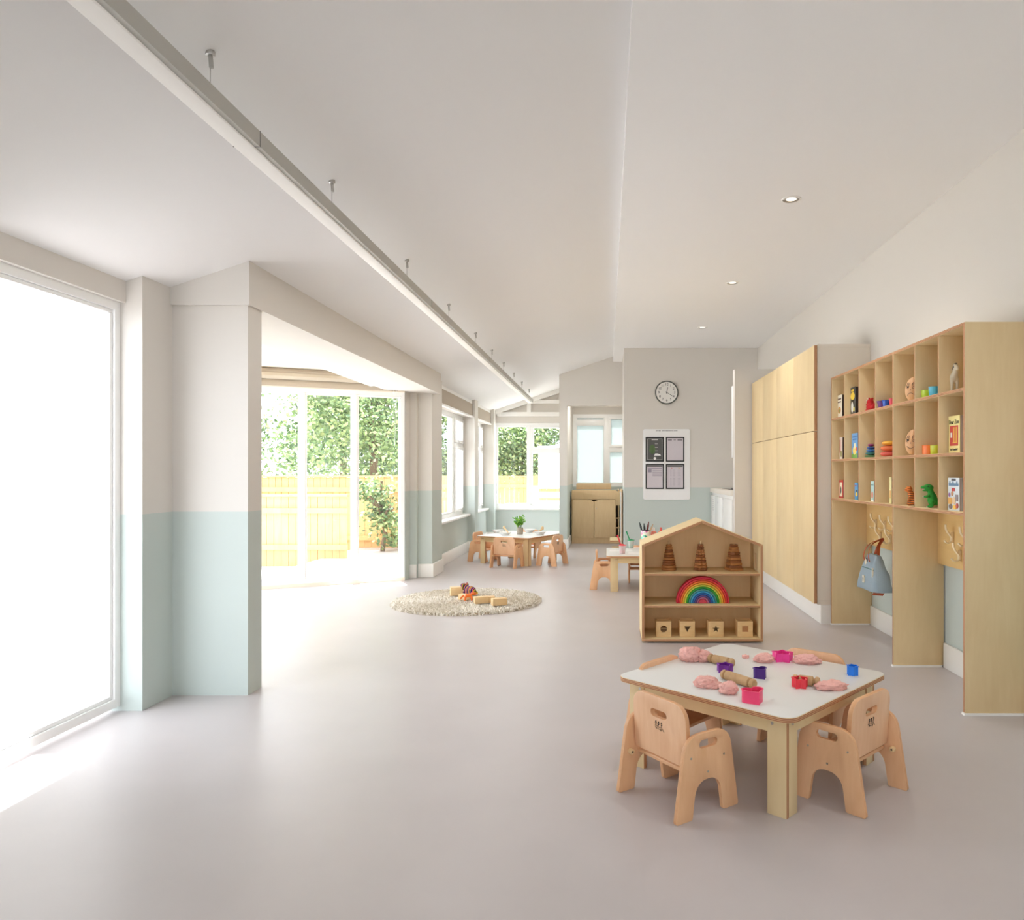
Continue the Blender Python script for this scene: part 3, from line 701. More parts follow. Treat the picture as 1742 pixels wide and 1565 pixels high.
for A, B in zip(rings[:-1], rings[1:]):
    for k in range(24): m.b.faces.new((A[k], A[(k+1) % 24], B[(k+1) % 24], B[k]))
m.b.faces.new(rings[0][::-1]); m.b.faces.new(rings[-1])
m.build('bag_body', blue, t, ang=60)
m = MB(); m.tube([(-.056, -.115, .162), (-.061, 0, .166), (-.056, .13, .162)], .0035, 6); m.build('piping', mat('green_piping', (70, 120, 104), .6), t)
for (y, oy) in ((-.02, -.03), (.09, .015)):
    m = MB(); hp = [Vector(q) for q in [(-.052, y, .215), (-.062, y, .262), (-.02, (y+.09)/2+.02, .34), (.08, .088, .382), (.095, .09, .378), (.06, .09, .34), (.03, y*.6+.03, .27), (.03, y*.6+.03, .24)]]
    for _ in range(2): hp = [hp[0]]+[w_ for i in range(len(hp)-1) for w_ in (hp[i].lerp(hp[i+1], .25), hp[i].lerp(hp[i+1], .75))]+[hp[-1]]
    m.tube(hp, [(.0025, .013)]*len(hp), 6, 0, (1, 0, 0)); m.build('handle', rust, t)
m = MB(); m.tube([(.05, -.1, .03), (.03, -.08, -.025), (-.01, .02, -.035), (.03, .07, .0)], [(.012, .002)]*4, 6, 0, (0, 1, 0)); m.build('shoulder_strap', rust, t)
m = MB(); m.ball((-.046, .065, .205), (.008, .024, .032), 18); b = m.build('round_badge', black, t)
m = MB(); m.ball((-.051, .065, .205), (.005, .019, .026), 18); m.build('badge_centre', cream_c, b)
m = MB(); m.box(-.078, .03, .05, -.071, .065, .105); lb_ = m.build('stitched_label', cream_c, t)
m = MB(); m.ball((-.078, .0475, .08), (.0015, .007, .012), 10); m.box(-.0785, .038, .062, -.077, .057, .065); m.build('label_mark', ink, lb_)
m = MB(); m.box(-.064, -.115, .10, -.055, -.103, .18); m.build('zip_stripe', cream_c, t)

# ---- books facing out of the cubbies: px columns (far edge, near edge), top row, shelf height
def col(name, rgb, r=.45): return mat(name, rgb, r)
pages = col('book_pages', (196, 182, 178)); dark_sp = col('book_dark_edge', (52, 44, 44))
def book(px0, px1, pytop, zs, rgb, label, deco=None, thick=.02, fx=1.965, side=None, cname='cover'):
    yf = fx*F/(px0-X0); yn = fx*F/(px1-X0); ym = (yf+yn)/2
    h = H-(pytop-Y0)/F*ym-zs; wd = yf-yn
    o = thing('book', label, 'book', (fx, ym, zs), 0, 'picture books displayed in the cubbies')
    m = MB(); m.box(.001, -wd/2, 0, thick, wd/2, h); m.build('page_block', side or pages, o, bevel=.001)
    m = MB(); m.box(-.003, -wd/2-.002, 0, 0, wd/2+.002, h+.002); cv = m.build('front_cover', mat('cover_'+label.split()[0]+str(len(MATS)), rgb, .4), o, bevel=.0008)
    m = MB(); m.box(thick, -wd/2-.002, 0, thick+.003, wd/2+.002, h+.002); m.build('back_cover', side or cv.data.materials[0], o)
    if deco:
        mats = []; 
        m = MB()
        for kk, (kind, u0, v0, u1, v1, c) in enumerate(deco):
            mats.append(mat('print'+str(len(MATS)), c, .5))
            # u runs left to right as seen from the room (far edge to near edge)
            ya = wd/2-wd*u0; yb_ = wd/2-wd*u1; d = .0036+.0003*kk
            if kind == 'r': m.box(-d, yb_, h*v0, -.0028, ya, h*v1, kk)
            else:
                cy, cz_, ry, rz = (ya+yb_)/2, h*(v0+v1)/2, (ya-yb_)/2, h*(v1-v0)/2
                m.prism([(cy+ry*math.cos(2*PI*i/16), cz_+rz*math.sin(2*PI*i/16)) for i in range(16)], [], -d, -.0028, 0, kk, kk)
        m.build('cover_picture', mats, cv, smooth=False)
    return o, cv, wd, h
def pX(zx): return 1400+zx/4.471
def pY(zy): return 530+zy/4.471
ZA, ZB, ZC = 1.754, 1.407, 1.082
book(pX(110), pX(147), pY(637), ZA, (232, 226, 210), 'cream picture book in the top left cubby', [('e', .2, .2, .8, .5, (206, 150, 90)), ('r', .15, .8, .85, .87, (110, 90, 80)), ('r', .2, .68, .8, .73, (110, 90, 80)), ('e', .4, .25, .6, .4, (120, 150, 80))], side=dark_sp)
book(pX(210), pX(250), pY(577), ZA, (62, 58, 54), 'black picture book with yellow shape in the top row of cubbies', [('e', .1, .55, .85, .83, (236, 200, 60)), ('r', .25, .85, .7, .93, (236, 200, 60)), ('e', .2, .1, .6, .48, (226, 224, 216)), ('e', .6, .12, .85, .3, (226, 210, 110))], side=dark_sp, thick=.03)
book(pX(130), pX(149), pY(958), ZB, (224, 208, 196), 'narrow pale picture book with red edge in the middle left cubby', [('r', .05, .3, .35, .9, (190, 70, 60)), ('e', .3, .1, .9, .4, (150, 150, 90))], side=dark_sp)
book(pX(222), pX(266), pY(927), ZB, (104, 160, 214), 'light blue picture book with yellow figure in the middle row of cubbies', [('r', 0, 0, 1, .2, (110, 160, 70)), ('e', .2, .15, .8, .5, (240, 214, 110)), ('e', .4, .4, .7, .62, (244, 232, 190)), ('r', .15, .84, .85, .89, (70, 120, 180)), ('r', .2, .74, .8, .79, (70, 120, 180)), ('e', .7, .3, .95, .45, (220, 90, 80))])
book(pX(125), pX(154), pY(1283), ZC, (200, 62, 54), 'red picture book with cream oval panel in the bottom left cubby', [('r', .15, .1, .85, .88, (234, 220, 190)), ('e', .35, .25, .65, .65, (60, 50, 44))])
book(pX(244), pX(267), pY(1303), ZC, (64, 146, 200), 'bright blue picture book with small yellow figure in the bottom row of cubbies', [('e', .3, .2, .95, .45, (244, 200, 40)), ('e', .45, .45, .9, .6, (60, 50, 44)), ('r', .1, .8, .6, .86, (200, 70, 60))])
book(pX(367), pX(389), pY(1292), ZC, (176, 208, 206), 'pale aqua picture book with red figure in the bottom row of cubbies', [('e', .2, .15, .8, .5, (214, 120, 90)), ('r', .1, .0, .9, .08, (240, 236, 226)), ('r', .1, .8, .9, .86, (110, 150, 150))])
book(pX(506), pX(523), pY(1262), ZC, (232, 222, 160), 'pale yellow picture book half hidden by the centre panel', [('r', .3, .2, .8, .5, (214, 160, 90))], side=cream_c)
o, cv, wd, h = book(pX(960), pX(1043), pY(795), ZB, (238, 222, 150), 'yellow picture book with red panel in the middle right cubby', [('r', .12, .2, .88, .74, (196, 58, 48)), ('r', .42, .27, .5, .7, (226, 176, 70)), ('r', .56, .27, .64, .7, (226, 176, 70)), ('r', .7, .27, .78, .7, (226, 176, 70)), ('r', .4, .27, .8, .3, (226, 176, 70)), ('r', .2, .42, .34, .56, (236, 232, 224))])
text('title_lettering', 'Dear Zoo', .034, ink, cv, (-.0042, 0, h*.84), (PI/2, 0, -PI/2), sx=.85)
text('author_lettering', 'Rod Campbell', .018, ink, cv, (-.0042, 0, h*.1), (PI/2, 0, -PI/2), sx=.85)
book(1633.6, 1640, pY(790), ZB, (150, 132, 136), 'mauve grey book standing behind the yellow picture book', thick=.022, fx=1.995)
o, cv, wd, h = book(pX(957), pX(1040), pY(1267), ZC, (214, 222, 226), 'white busy illustrated picture book in the bottom right cubby', [('r', .3, .92, .7, .99, (70, 70, 80)), ('r', .05, .76, .95, .84, (110, 140, 170)), ('r', .1, .82, .2, .9, (110, 140, 170)), ('r', .4, .82, .5, .9, (110, 140, 170)), ('r', .75, .82, .85, .9, (110, 140, 170)), ('r', .35, .6, .45, .7, (200, 60, 60)), ('r', .5, .6, .62, .7, (200, 60, 60)), ('e', .05, .42, .2, .55, (150, 110, 170)), ('e', .3, .45, .5, .6, (200, 150, 110)), ('r', .05, .2, .35, .4, (224, 170, 90)), ('e', .4, .2, .7, .42, (220, 190, 150)), ('r', .7, .3, .92, .5, (150, 140, 140)), ('e', .1, .05, .4, .2, (120, 110, 110)), ('r', .5, .05, .75, .18, (236, 190, 80)), ('e', .75, .08, .95, .24, (190, 90, 80))], thick=.012, fx=1.955)
book(1633, 1637, pY(1267), ZC, (46, 66, 96), 'dark navy book behind the white illustrated picture book', thick=.015, fx=1.975, side=dark_sp)
book(1638, 1641, pY(1267), ZC, (40, 40, 48), 'black book farthest behind in the bottom right cubby', thick=.02, fx=1.998, side=dark_sp)
# ---- toys in the cubbies
def at(zx, X): return X*F/(pX(zx)-X0)
red_f = mat('red_plush', (186, 28, 34), .85, bump=.3, bscale=150); 
def Rm(ax, a): return Matrix.Rotation(a, 4, ax)
def croc(m):
    m.ball((0, 0, .035), (.035, .04, .034), 14); m.ball((-.005, .05, .06), (.022, .045, .016), 12, 0, Rm('X', .2)); m.ball((0, .015, .075), (.026, .028, .024), 12)
    for s in (-1, 1): m.ball((s*.012, .005, .1), .010, 10); m.ball((s*.025, .03, .01), (.012, .02, .01), 10)
    m.tube([(0, -.03, .03), (0, -.06, .04), (0, -.075, .06)], [.02, .012, .005], 8)
t = thing('plush_dragon', 'small red plush toy with long snout in a top row cubby', 'soft toy', (1.99, at(365, 1.99), ZA))
fuse(croc, .004, 'toy_body', red_f, t)
m = MB(); m.ball((-.02, .035, .088), .005, 8); m.ball((-.02, .005, .1), .005, 8); m.build('eye', mat('toy_white', (236, 232, 224), .5), t)
def cup(loc, r0, r1, h, rgb, label, group, lying=False):
    o = thing('stacking_cup', label, 'cup', loc, 0, group); 
    m = MB(); m.lathe([(r0*.95, 0), (r0, .002), (r1, h-.002), (r1+.003, h), (r1-.002, h), (r0-.003, .004), (0, .004)], seg=28, closed=True); m.lathe([(0, 0), (r0*.95, 0)], seg=28, closed=True)
    m.build('cup_wall', mat('plastic_'+str(len(MATS)), rgb, .35), o); return o
g = 'plastic stacking cups on the cubby shelves'
cup((1.947, 5.265, ZA), .026, .038, .048, (112, 52, 128), 'purple plastic stacking cup, top row', g)
cup((1.955, 5.205, ZA), .024, .031, .048, (32, 84, 186), 'blue plastic stacking cup beside the purple one', g)
cup((1.975, 5.135, ZA), .025, .031, .054, (206, 44, 66), 'red plastic stacking cup partly hidden by the centre panel', g)
cup((1.985, at(797, 1.985), ZA), .036, .040, .052, (176, 200, 40), 'lime green plastic cup in the top row near the toy horse', g)
cup((1.985, at(857, 1.985)+.005, ZA), .034, .038, .062, (74, 176, 206), 'turquoise plastic cup beside the lime green one', g)
cup((1.985, at(812, 1.985), ZB), .042, .043, .058, (240, 120, 40), 'orange plastic cup in the middle row', g)
cup((1.985, at(872, 1.985)+.01, ZB), .036, .038, .055, (196, 200, 50), 'yellow green plastic cup beside the orange one', g)
# balance discs
zz = ZB; y = at(365, 1.985)
for i, (r, h, rgb, lb) in enumerate(((.046, .022, (92, 140, 92), 'green'), (.040, .022, (58, 120, 120), 'teal'), (.036, .022, (60, 120, 190), 'blue'), (.030, .022, (50, 80, 140), 'navy'), (.024, .02, (150, 50, 110), 'magenta'))):
    m = MB(); m.ball((0, 0, h/2), (r, r, h/2), 24); o = m.build('pebble_disc', mat('disc'+lb, rgb, .45), loc=(1.985, y, zz)); tag(o, lb+' wooden pebble disc in the small five disc stack', 'stacking disc', 'wooden pebble discs in the middle row'); zz += h-.0005
zz = ZB; y = 5.215
for i, (r, h, rgb, lb) in enumerate(((.062, .04, (214, 92, 78), 'coral red'), (.060, .04, (226, 116, 66), 'orange'), (.052, .034, (232, 174, 60), 'yellow'))):
    m = MB(); m.ball((0, 0, h/2), (r, r, h/2), 28); o = m.build('pebble_disc', mat('disc'+lb, rgb, .45), loc=(1.978, y, zz)); tag(o, lb+' wooden pebble disc in the large three disc stack', 'stacking disc', 'wooden pebble discs in the middle row'); zz += h-.0005
# face eggs
egg_w = wood('egg_wood', (226, 180, 136), (210, 160, 114), (1, 1, 5), 5)
for (zs, mood, top) in ((ZA, 'sad', 487), (ZB, 'happy', 893)):
    y = 4.835; h = .165 if mood == 'sad' else .172
    t = thing('wooden_egg', 'large wooden egg with a '+mood+' drawn face', 'wooden egg', (1.995, y, zs), math.radians(-138))
    m = MB(); m.lathe([(0, 0)]+[(.056*math.sin(PI*k/14)*(1-.12*math.cos(PI*k/14)*-1*-1 if False else 1+.10*math.cos(PI*k/14)), h/2-h/2*math.cos(PI*k/14)) for k in range(1, 14)]+[(0, h)], seg=28)
    m.build('egg_body', egg_w, t)
    def on(u, v):       # point on the egg: u sideways, v height
        k = math.acos(max(-1, min(1, (h/2-v)/(h/2)))); r = .056*math.sin(k)*(1+.10*math.cos(k))+.0008
        a = u/ .056; return (r*math.cos(a), r*math.sin(a), v)
    m = MB()
    for s in (-1, 1):
        m.tube([on(s*.022+.011*math.cos(a*PI/6), h*.6+.016*math.sin(a*PI/6)) for a in range(12)]+[on(s*.022+.011, h*.6)], .0011, 5)
        m.tube([on(s*.022+.014*c_, h*.6+.026-.010*c_*c_*1.2+(.004*c_*s if mood == 'sad' else 0)) for c_ in (-1, -.5, 0, .5, 1)], .0011, 5)
    sg = 1 if mood == 'happy' else -1
    m.tube([on(.026*c_, h*.30+sg*(.014*c_*c_-.006)) for c_ in (-1, -.75, -.5, -.25, 0, .25, .5, .75, 1)], .0012, 5)
    m.tube([on(0, h*.5), on(.005, h*.45), on(0, h*.44)], .0009, 5)
    for s in (-1, 1):
        p = on(s*.022+.003, h*.6-.003); m.ball(p, .006, 8)
    m.build('drawn_face', ink, t)
# toy horse
def horse(m):
    m.ball((0, 0, .085), (.052, .027, .028), 14); m.ball((.035, 0, .09), (.026, .025, .03), 12); m.ball((-.035, 0, .088), (.028, .027, .030), 12)
    m.tube([(.04, 0, .095), (.056, 0, .12), (.062, 0, .14)], [.022, .017, .015], 10)
    m.ball((.072, 0, .146), (.022, .0125, .013), 12, 0, Rm('Y', .7)); m.ball((.082, 0, .134), (.011, .010, .010), 10)
    for s in (-1, 1):
        m.tube([(.043, s*.013, .085), (.045, s*.015, .045), (.043, s*.015, .008), (.045, s*.015, .001)], [.014, .0085, .007, .010], 8)
        m.tube([(-.04, s*.013, .085), (-.036, s*.016, .06), (-.048, s*.016, .04), (-.044, s*.016, .008), (-.042, s*.016, .001)], [.018, .012, .008, .007, .010], 8)
        m.tube([(.062, s*.009, .155), (.062, s*.011, .172)], [.005, .002], 6)
t = thing('toy_horse', 'cream toy horse with grey mane and hooves in the top right cubby', 'toy horse', (2.0, at(975, 2.0), ZA), math.radians(-92))
fuse(horse, .0035, 'horse_body', mat('cream_toy_rubber', (222, 212, 190), .6), t)
gm_ = mat('grey_mane', (110, 106, 102), .7)
m = MB(); m.tube([(.028, 0, .12), (.042, 0, .145), (.054, 0, .163), (.068, 0, .166)], [.008, .010, .010, .006], 8); m.build('mane', gm_, t)
m = MB(); m.tube([(-.06, 0, .1), (-.074, 0, .085), (-.075, 0, .045)], [.008, .010, .004], 8); m.build('tail', gm_, t)
for (x, y) in ((.045, .015), (.045, -.015), (-.042, .016), (-.042, -.016)):
    m = MB(); m.cyl((x, y, 0), (x, y, .010), .0115, .010, 12); m.build('hoof', gm_, t)
# toy tiger (seated, partly behind the divider)
def tiger(m):
    m.ball((0, 0, .045), (.042, .032, .04), 14); m.tube([(.01, 0, .05), (.03, 0, .09), (.035, 0, .115)], [.034, .026, .022], 10); m.ball((.045, 0, .135), (.028, .026, .024), 12); m.ball((.066, 0, .127), (.013, .014, .011), 10)
    for s in (-1, 1):
        m.tube([(.03, s*.018, .08), (.048, s*.02, .04), (.05, s*.02, .008)], [.015, .011, .012], 8); m.tube([(0, s*.026, .03), (.03, s*.034, .02), (.055, s*.03, .010)], [.02, .014, .010], 8)
        m.ball((.036, s*.02, .157), (.005, .008, .009), 8)
tm = bpy.data.materials.new('tiger_stripes'); tm.use_nodes = True; nt = tm.node_tree; b = nt.nodes['Principled BSDF']; b.inputs['Roughness'].default_value = .85
tc = nt.nodes.new('ShaderNodeTexCoord'); wv = nt.nodes.new('ShaderNodeTexWave'); wv.inputs['Scale'].default_value = 22; wv.inputs['Distortion'].default_value = 3; wv.bands_direction = 'Z'; rr = nt.nodes.new('ShaderNodeValToRGB')
rr.color_ramp.interpolation = 'CONSTANT'; rr.color_ramp.elements[0].color = lin((40, 30, 26)); rr.color_ramp.elements[1].position = .28; rr.color_ramp.elements[1].color = lin((226, 130, 56))
nt.links.new(tc.outputs['Object'], wv.inputs['Vector']); nt.links.new(wv.outputs['Fac'], rr.inputs['Fac']); nt.links.new(rr.outputs['Color'], b.inputs['Base Color'])
t = thing('plush_tiger', 'orange and black striped plush tiger in a bottom row cubby', 'soft toy', (1.985, 4.80, ZC), math.radians(-200)); t.scale = (.8, .8, .8)
fuse(tiger, .004, 'toy_body', tm, t)
m = MB(); m.tube([(-.04, 0, .03), (-.065, .02, .03), (-.07, .035, .06)], [.009, .008, .008], 8); m.build('tail', tm, t)
def dino(m):
    m.ball((0, 0, .06), (.034, .034, .048), 14); m.tube([(0, 0, .08), (.01, 0, .11), (.018, 0, .13)], [.026, .022, .020], 10)
    m.ball((.026, 0, .142), (.036, .025, .026), 14); m.ball((.056, 0, .144), (.022, .018, .013), 12); m.ball((.048, 0, .122), (.020, .014, .006), 10)
    for s in (-1, 1):
        m.tube([(0, s*.022, .05), (.008, s*.034, .028), (.0, s*.034, .010)], [.024, .018, .012], 8); m.ball((.014, s*.034, .009), (.022, .014, .009), 10)
        m.tube([(.02, s*.028, .088), (.04, s*.036, .078), (.056, s*.03, .08)], [.012, .009, .007], 8)
    m.tube([(-.02, 0, .045), (-.055, 0, .025), (-.085, 0, .02)], [.026, .014, .004], 8)
t = thing('plush_dinosaur', 'green plush dinosaur with white teeth and claws in a bottom row cubby', 'soft toy', (1.985, at(832, 1.985), ZC), math.radians(155)); t.scale = (.86, .86, .86)
fuse(dino, .004, 'toy_body', mat('green_plush', (42, 140, 46), .85, bump=.3, bscale=150), t)
tw = MATS['toy_white']
m = MB(); m.ball((.056, 0, .131), (.019, .015, .004), 10); m.build('mouth', mat('toy_mouth', (226, 150, 140), .6), t)
m = MB()
for s in (-1, 1):
    for k in range(3): m.cyl((.044+k*.009, s*.0135, .134), (.044+k*.009, s*.0135, .128), .003, .0005, 6)
m.build('teeth', tw, t)
m = MB()
for s in (-1, 1):
    for k in (-1, 0, 1): m.cyl((.030, s*.034+k*.008, .006), (.042, s*.034+k*.008, .003), .004, .001, 6); m.cyl((.055, s*.03+k*.005, .080), (.064, s*.03+k*.005, .078), .003, .0008, 6)
m.build('claws', tw, t)
m = MB(); m.ball((.026, .023, .153), .005, 8); m.ball((.026, -.023, .153), .005, 8); m.build('eye', black, t)
# ------------------------------------------------------------ house shaped shelf
HX0, HX1, HY0, HY1 = .263, 1.183, 5.65, 6.07
t = thing('house_shelf', 'low plywood shelf unit shaped like a gabled house, in the middle of the floor', 'shelf unit', (0, 0, 0))
ez, pz, th = .747, .932, .02; xm = (HX0+HX1)/2
sl = (pz-ez)/(xm-HX0)
for s, x in ((0, HX0), (1, HX1-th)):
    m = MB()
    z1 = ez-.004
    slot = rrect(HY0+.12, .60, HY0+.22, .63, .0149) if False else rrect(HY0+.17, .545, HY0+.20, .665, .0149)
    m.prism(rrect(HY0, .03, HY1, z1, .001, 1), [slot], x, x+th, 0, 0, 1)
    m.build('side_panel', [birch, edges[0]], t, bevel=.001)
for s in (-1, 1):
    def xx(d): return xm+s*d
    hw = (HX1-HX0)/2; tz = .0215
    pts = [(xx(0), pz-tz), (xx(0), pz), (xx(hw), ez), (xx(hw), ez-.0036), (xx(hw-th), ez-.0036+.0)]
    pts = [(xx(0), pz-tz), (xx(0), pz), (xx(hw), ez), (xx(hw), ez-.004), (xx(hw-th), ez-.004), (xx(hw-th), ez+sl*th-tz if ez+sl*th-tz < ez-.004 else ez-.0041)]
    m = MB(); m.prism(pts, [], HY0, HY1, 1, 1, 0)
    m.build('roof_panel', [birch_h, ply_edge('plywood_edge_roof'+str(s), 2, .0065, s*sl)], t, bevel=.001)
m = MB(); m.prism([(HX0+th, .03), (HX1-th, .03), (HX1-th, ez-.005), (xm, pz-.024), (HX0+th, ez-.005)], [], HY1-.02, HY1-.008, 1, 0, 0); m.build('back_panel', wood('honey_birch', (252, 222, 172), (243, 208, 152), (1, 1, 7), 3), t)
for z in (.512, .269):
    m = MB(); m.ply(HX0+th, HY0+.006, z, HX1-th, HY1-.02, z+.016, 0, 1); m.build('shelf', [birch_h]+edges, t, bevel=.001)
m = MB(); m.ply(HX0, HY0, .013, HX1, HY1, .031, 0, 1); m.build('base_panel', [birch_h]+edges, t, bevel=.001)
for x in (HX0+.06, xm, HX1-.06):
    for y in (HY0+.06, HY1-.06):
        m = MB(); m.cyl((x-.012, y, .0065), (x+.012, y, .0065), .0065, seg=14); m.box(x-.018, y-.02, .0105, x+.018, y+.02, .013); m.build('castor', black, t)
# stacking towers
def tower(px, label, kind):
    y = 5.86; x = (px-X0)/F*y
    t = thing('stacking_tower', label, 'stacking toy', (x, y, .528))
    z = 0; n = 10
    m = MB(); m.cyl((0, 0, 0), (0, 0, .228), .0085, seg=12); m.ball((0, 0, .226), .0088, 10)
    if kind != 2: m.build('peg', block_wood, t)
    else: m = MB(); m.cyl((0, 0, 0), (0, 0, .21), .0085, seg=12); m.build('peg', block_wood, t)
    rnd = random.Random(kind)
    hh = .0205
    for i in range(n):
        f = i/(n-1); R = .060*(1-f)+.024*f if kind == 0 else (.060*(1-f)+.026*f if kind == 1 else .060*(1-f)+.028*f)
        m = MB()
        if kind == 0: out = [(R*math.cos(a), R*math.sin(a)) for a in [2*PI*k/28 for k in range(28)]]
        elif kind == 1: out = [((R*.88+R*.12*math.cos(6*a))*math.cos(a+.3), (R*.88+R*.12*math.cos(6*a))*math.sin(a+.3)) for a in [2*PI*k/42 for k in range(42)]]
        else:
            a0 = rnd.uniform(-.12, .12)+.2; s_ = R*.93
            if i == 6: a0 = .75
            out = [(u*math.cos(a0)-v*math.sin(a0), u*math.sin(a0)+v*math.cos(a0)) for u, v in rrect(-s_, -s_, s_, s_, .004, 2)]
        m.prism(out, [], z, z+hh-.0005, 2)
        ringm = walnut if rnd.random() < .45 else walnut2
        m.build('wooden_ring', ringm, t, bevel=.006 if kind < 2 else .002); z += hh
tower(1138, 'wooden stacking tower of round discs on the house shelf', 0)
tower(1191.6, 'wooden stacking tower of flower shaped pieces on the house shelf', 1)
tower(1248.4, 'wooden stacking tower of square pieces on the house shelf', 2)
# rainbow: every arch is a piece of its own
ry = 5.755; rx = (1195.8-X0)/F*ry; rz = .285
cols = [((206, 34, 62), 'crimson'), ((226, 58, 56), 'red'), ((238, 116, 40), 'orange'), ((240, 178, 52), 'golden yellow'), ((196, 206, 70), 'lime'), ((36, 158, 44), 'green'), ((72, 150, 140), 'teal'), ((60, 160, 210), 'sky blue'), ((28, 92, 170), 'dark blue'), ((84, 66, 130), 'purple'), ((178, 96, 130), 'mauve pink')]
Ro = .2057; st = .0158
for i, (c, nm) in enumerate(cols):
    r1 = Ro-i*st-.0004; r0 = r1-st+.0022
    pts = [(r1*math.cos(PI*k/36), r1*math.sin(PI*k/36)) for k in range(37)]+[(r0*math.cos(PI*k/36), r0*math.sin(PI*k/36)) for k in range(36, -1, -1)]
    m = MB(); m.prism(pts, [], -.035, .035, 1); o = m.build('rainbow_arch', mat('arch_'+nm, c, .5), loc=(rx, ry+.035, rz), bevel=.003)
    tag(o, nm+(' outermost' if i == 0 else '')+' wooden arch of the nesting rainbow on the house shelf', 'wooden arch', 'arches of the nesting rainbow')
r1 = Ro-11*st-.0008
m = MB(); m.prism([(r1*math.cos(PI*k/20), r1*math.sin(PI*k/20)) for k in range(21)], [], -.035, .035, 1); o = m.build('rainbow_arch', mat('arch_rose', (204, 66, 84), .6, noise_amt=.1, noise_scale=80), loc=(rx, ry+.035, rz), bevel=.002)
tag(o, 'rose half disc at the heart of the nesting rainbow', 'wooden arch', 'arches of the nesting rainbow')
# shape cubes
for i, (px, kind) in enumerate(((1129.2, 'circle'), (1169.4, 'triangle'), (1218, 'star'), (1267.9, 'square'))):
    y = 5.737; x = (px-X0)/F*y; s = .0585
    t = thing('shape_cube', 'pale wooden cube with a %s %s on its front, on the lowest shelf' % (kind, 'panel' if kind == 'square' else 'opening'), 'wooden cube', (x, y+s, .031), 0, 'wooden shape cubes on the house shelf')
    if kind == 'circle': hole = [(.026*math.cos(2*PI*k/24), s+.026*math.sin(2*PI*k/24)) for k in range(24)]
    elif kind == 'triangle': hole = [(-.025, s+.02), (0, s-.022), (.025, s+.02)]
    elif kind == 'star': hole = [((.028 if k % 2 == 0 else .011)*math.sin(2*PI*k/10), s+(.028 if k % 2 == 0 else .011)*math.cos(2*PI*k/10)) for k in range(10)]
    else: hole = [(-.024, s-.022), (.024, s-.022), (.024, s+.022), (-.024, s+.022)]
    m = MB(); m.prism(rrect(-s, 0, s, 2*s, .002, 1), [hole], -s, -s+.012, 1); fp = m.build('front_face', pine, t, bevel=.0008)
    m = MB(); m.box(-s, -s+.012, 0, -s+.01, s, 2*s); m.box(s-.01, -s+.012, 0, s, s, 2*s); m.box(-s+.01, s-.01, 0, s-.01, s, 2*s); m.box(-s+.01, -s+.012, 0, s-.01, s-.01, .01); m.box(-s+.01, -s+.012, 2*s-.014, s-.01, s-.01, 2*s-.004)
    m.build('cube_body', pine, t)
    if kind == 'square':
        m = MB(); m.box(-.024, -s+.002, s-.022, .024, -s+.01, s+.022); m.build('inset_panel', mat('inset_brown', (190, 132, 84), .6, noise_amt=.15, noise_scale=160), t)
    elif kind == 'circle':
        m = MB(); m.box(-.024, -s+.025, s-.002, .03, s-.012, s+.003); m.build('inner_divider', pine, t)

# ------------------------------------------------------------ tables and chairs
screw_m = steel
def make_table(label, W, D, h, loc, rotz, group):
    t = thing('activity_table', label, 'table', loc, rotz, group)
    th = .022
    m = MB(); m.prism(rrect(-W/2, -D/2, W/2, D/2, .055, 8), [], h-th, h-.002, 2, 0, 1); tp = m.build('tabletop', [birch_h, edges[2]], t, bevel=.0015)
    m = MB(); m.prism(rrect(-W/2+.0015, -D/2+.0015, W/2-.0015, D/2-.0015, .054, 8), [], h-.002, h, 2); m.build('laminate_surface', laminate, tp, bevel=.0006)
    ins = .045; L = .082; b = .019
    zt = h-th
    for sx in (-1, 1):
        for sy in (-1, 1):
            X1 = sx*(W/2-ins); Y1 = sy*(D/2-ins)
            m = MB()
            def bx(xa, xb, ya, yb, em, esides):
                fs = m.box(min(xa, xb), min(ya, yb), 0, max(xa, xb), max(ya, yb), zt, 0)
                for f in fs:
                    f.normal_update()
                    if abs(f.normal[esides]) > .5: f.material_index = em
                    if abs(f.normal[2]) > .5: f.material_index = em
            # one board runs along x (ends show on x), the other along y
            bx(X1, X1-sx*L, Y1, Y1-sy*b, 2, 0)
            bx(X1, X1-sx*b, Y1-sy*b, Y1-sy*L, 1, 1)
            lg = m.build('leg', [birch]+edges[:1]+[edges[1]], t, bevel=.001)
            m = MB(); m.cyl((X1-sx*.06, Y1+sy*.0, zt-.025), (X1-sx*.06, Y1+sy*.003, zt-.025), .006, seg=12); m.cyl((X1, Y1-sy*.045, zt-.025), (X1+sx*.003, Y1-sy*.045, zt-.025), .006, seg=12); m.build('bolt', steel, lg)
    a = ins+b; z0 = zt-.062
    for sy in (-1, 1):
        m = MB(); y = sy*(D/2-ins-.004); m.ply(-W/2+ins+L, min(y, y-sy*.018), z0, W/2-ins-L, max(y, y-sy*.018), zt, 0, 1); m.build('apron', [birch_h]+edges, t, bevel=.001)
    for sx in (-1, 1):
        m = MB(); x = sx*(W/2-ins-.004); m.ply(min(x, x-sx*.018), -D/2+ins+L, z0, max(x, x-sx*.018), D/2-ins-L, zt, 0, 1); m.build('apron', [birch_h]+edges, t, bevel=.001)
    return t
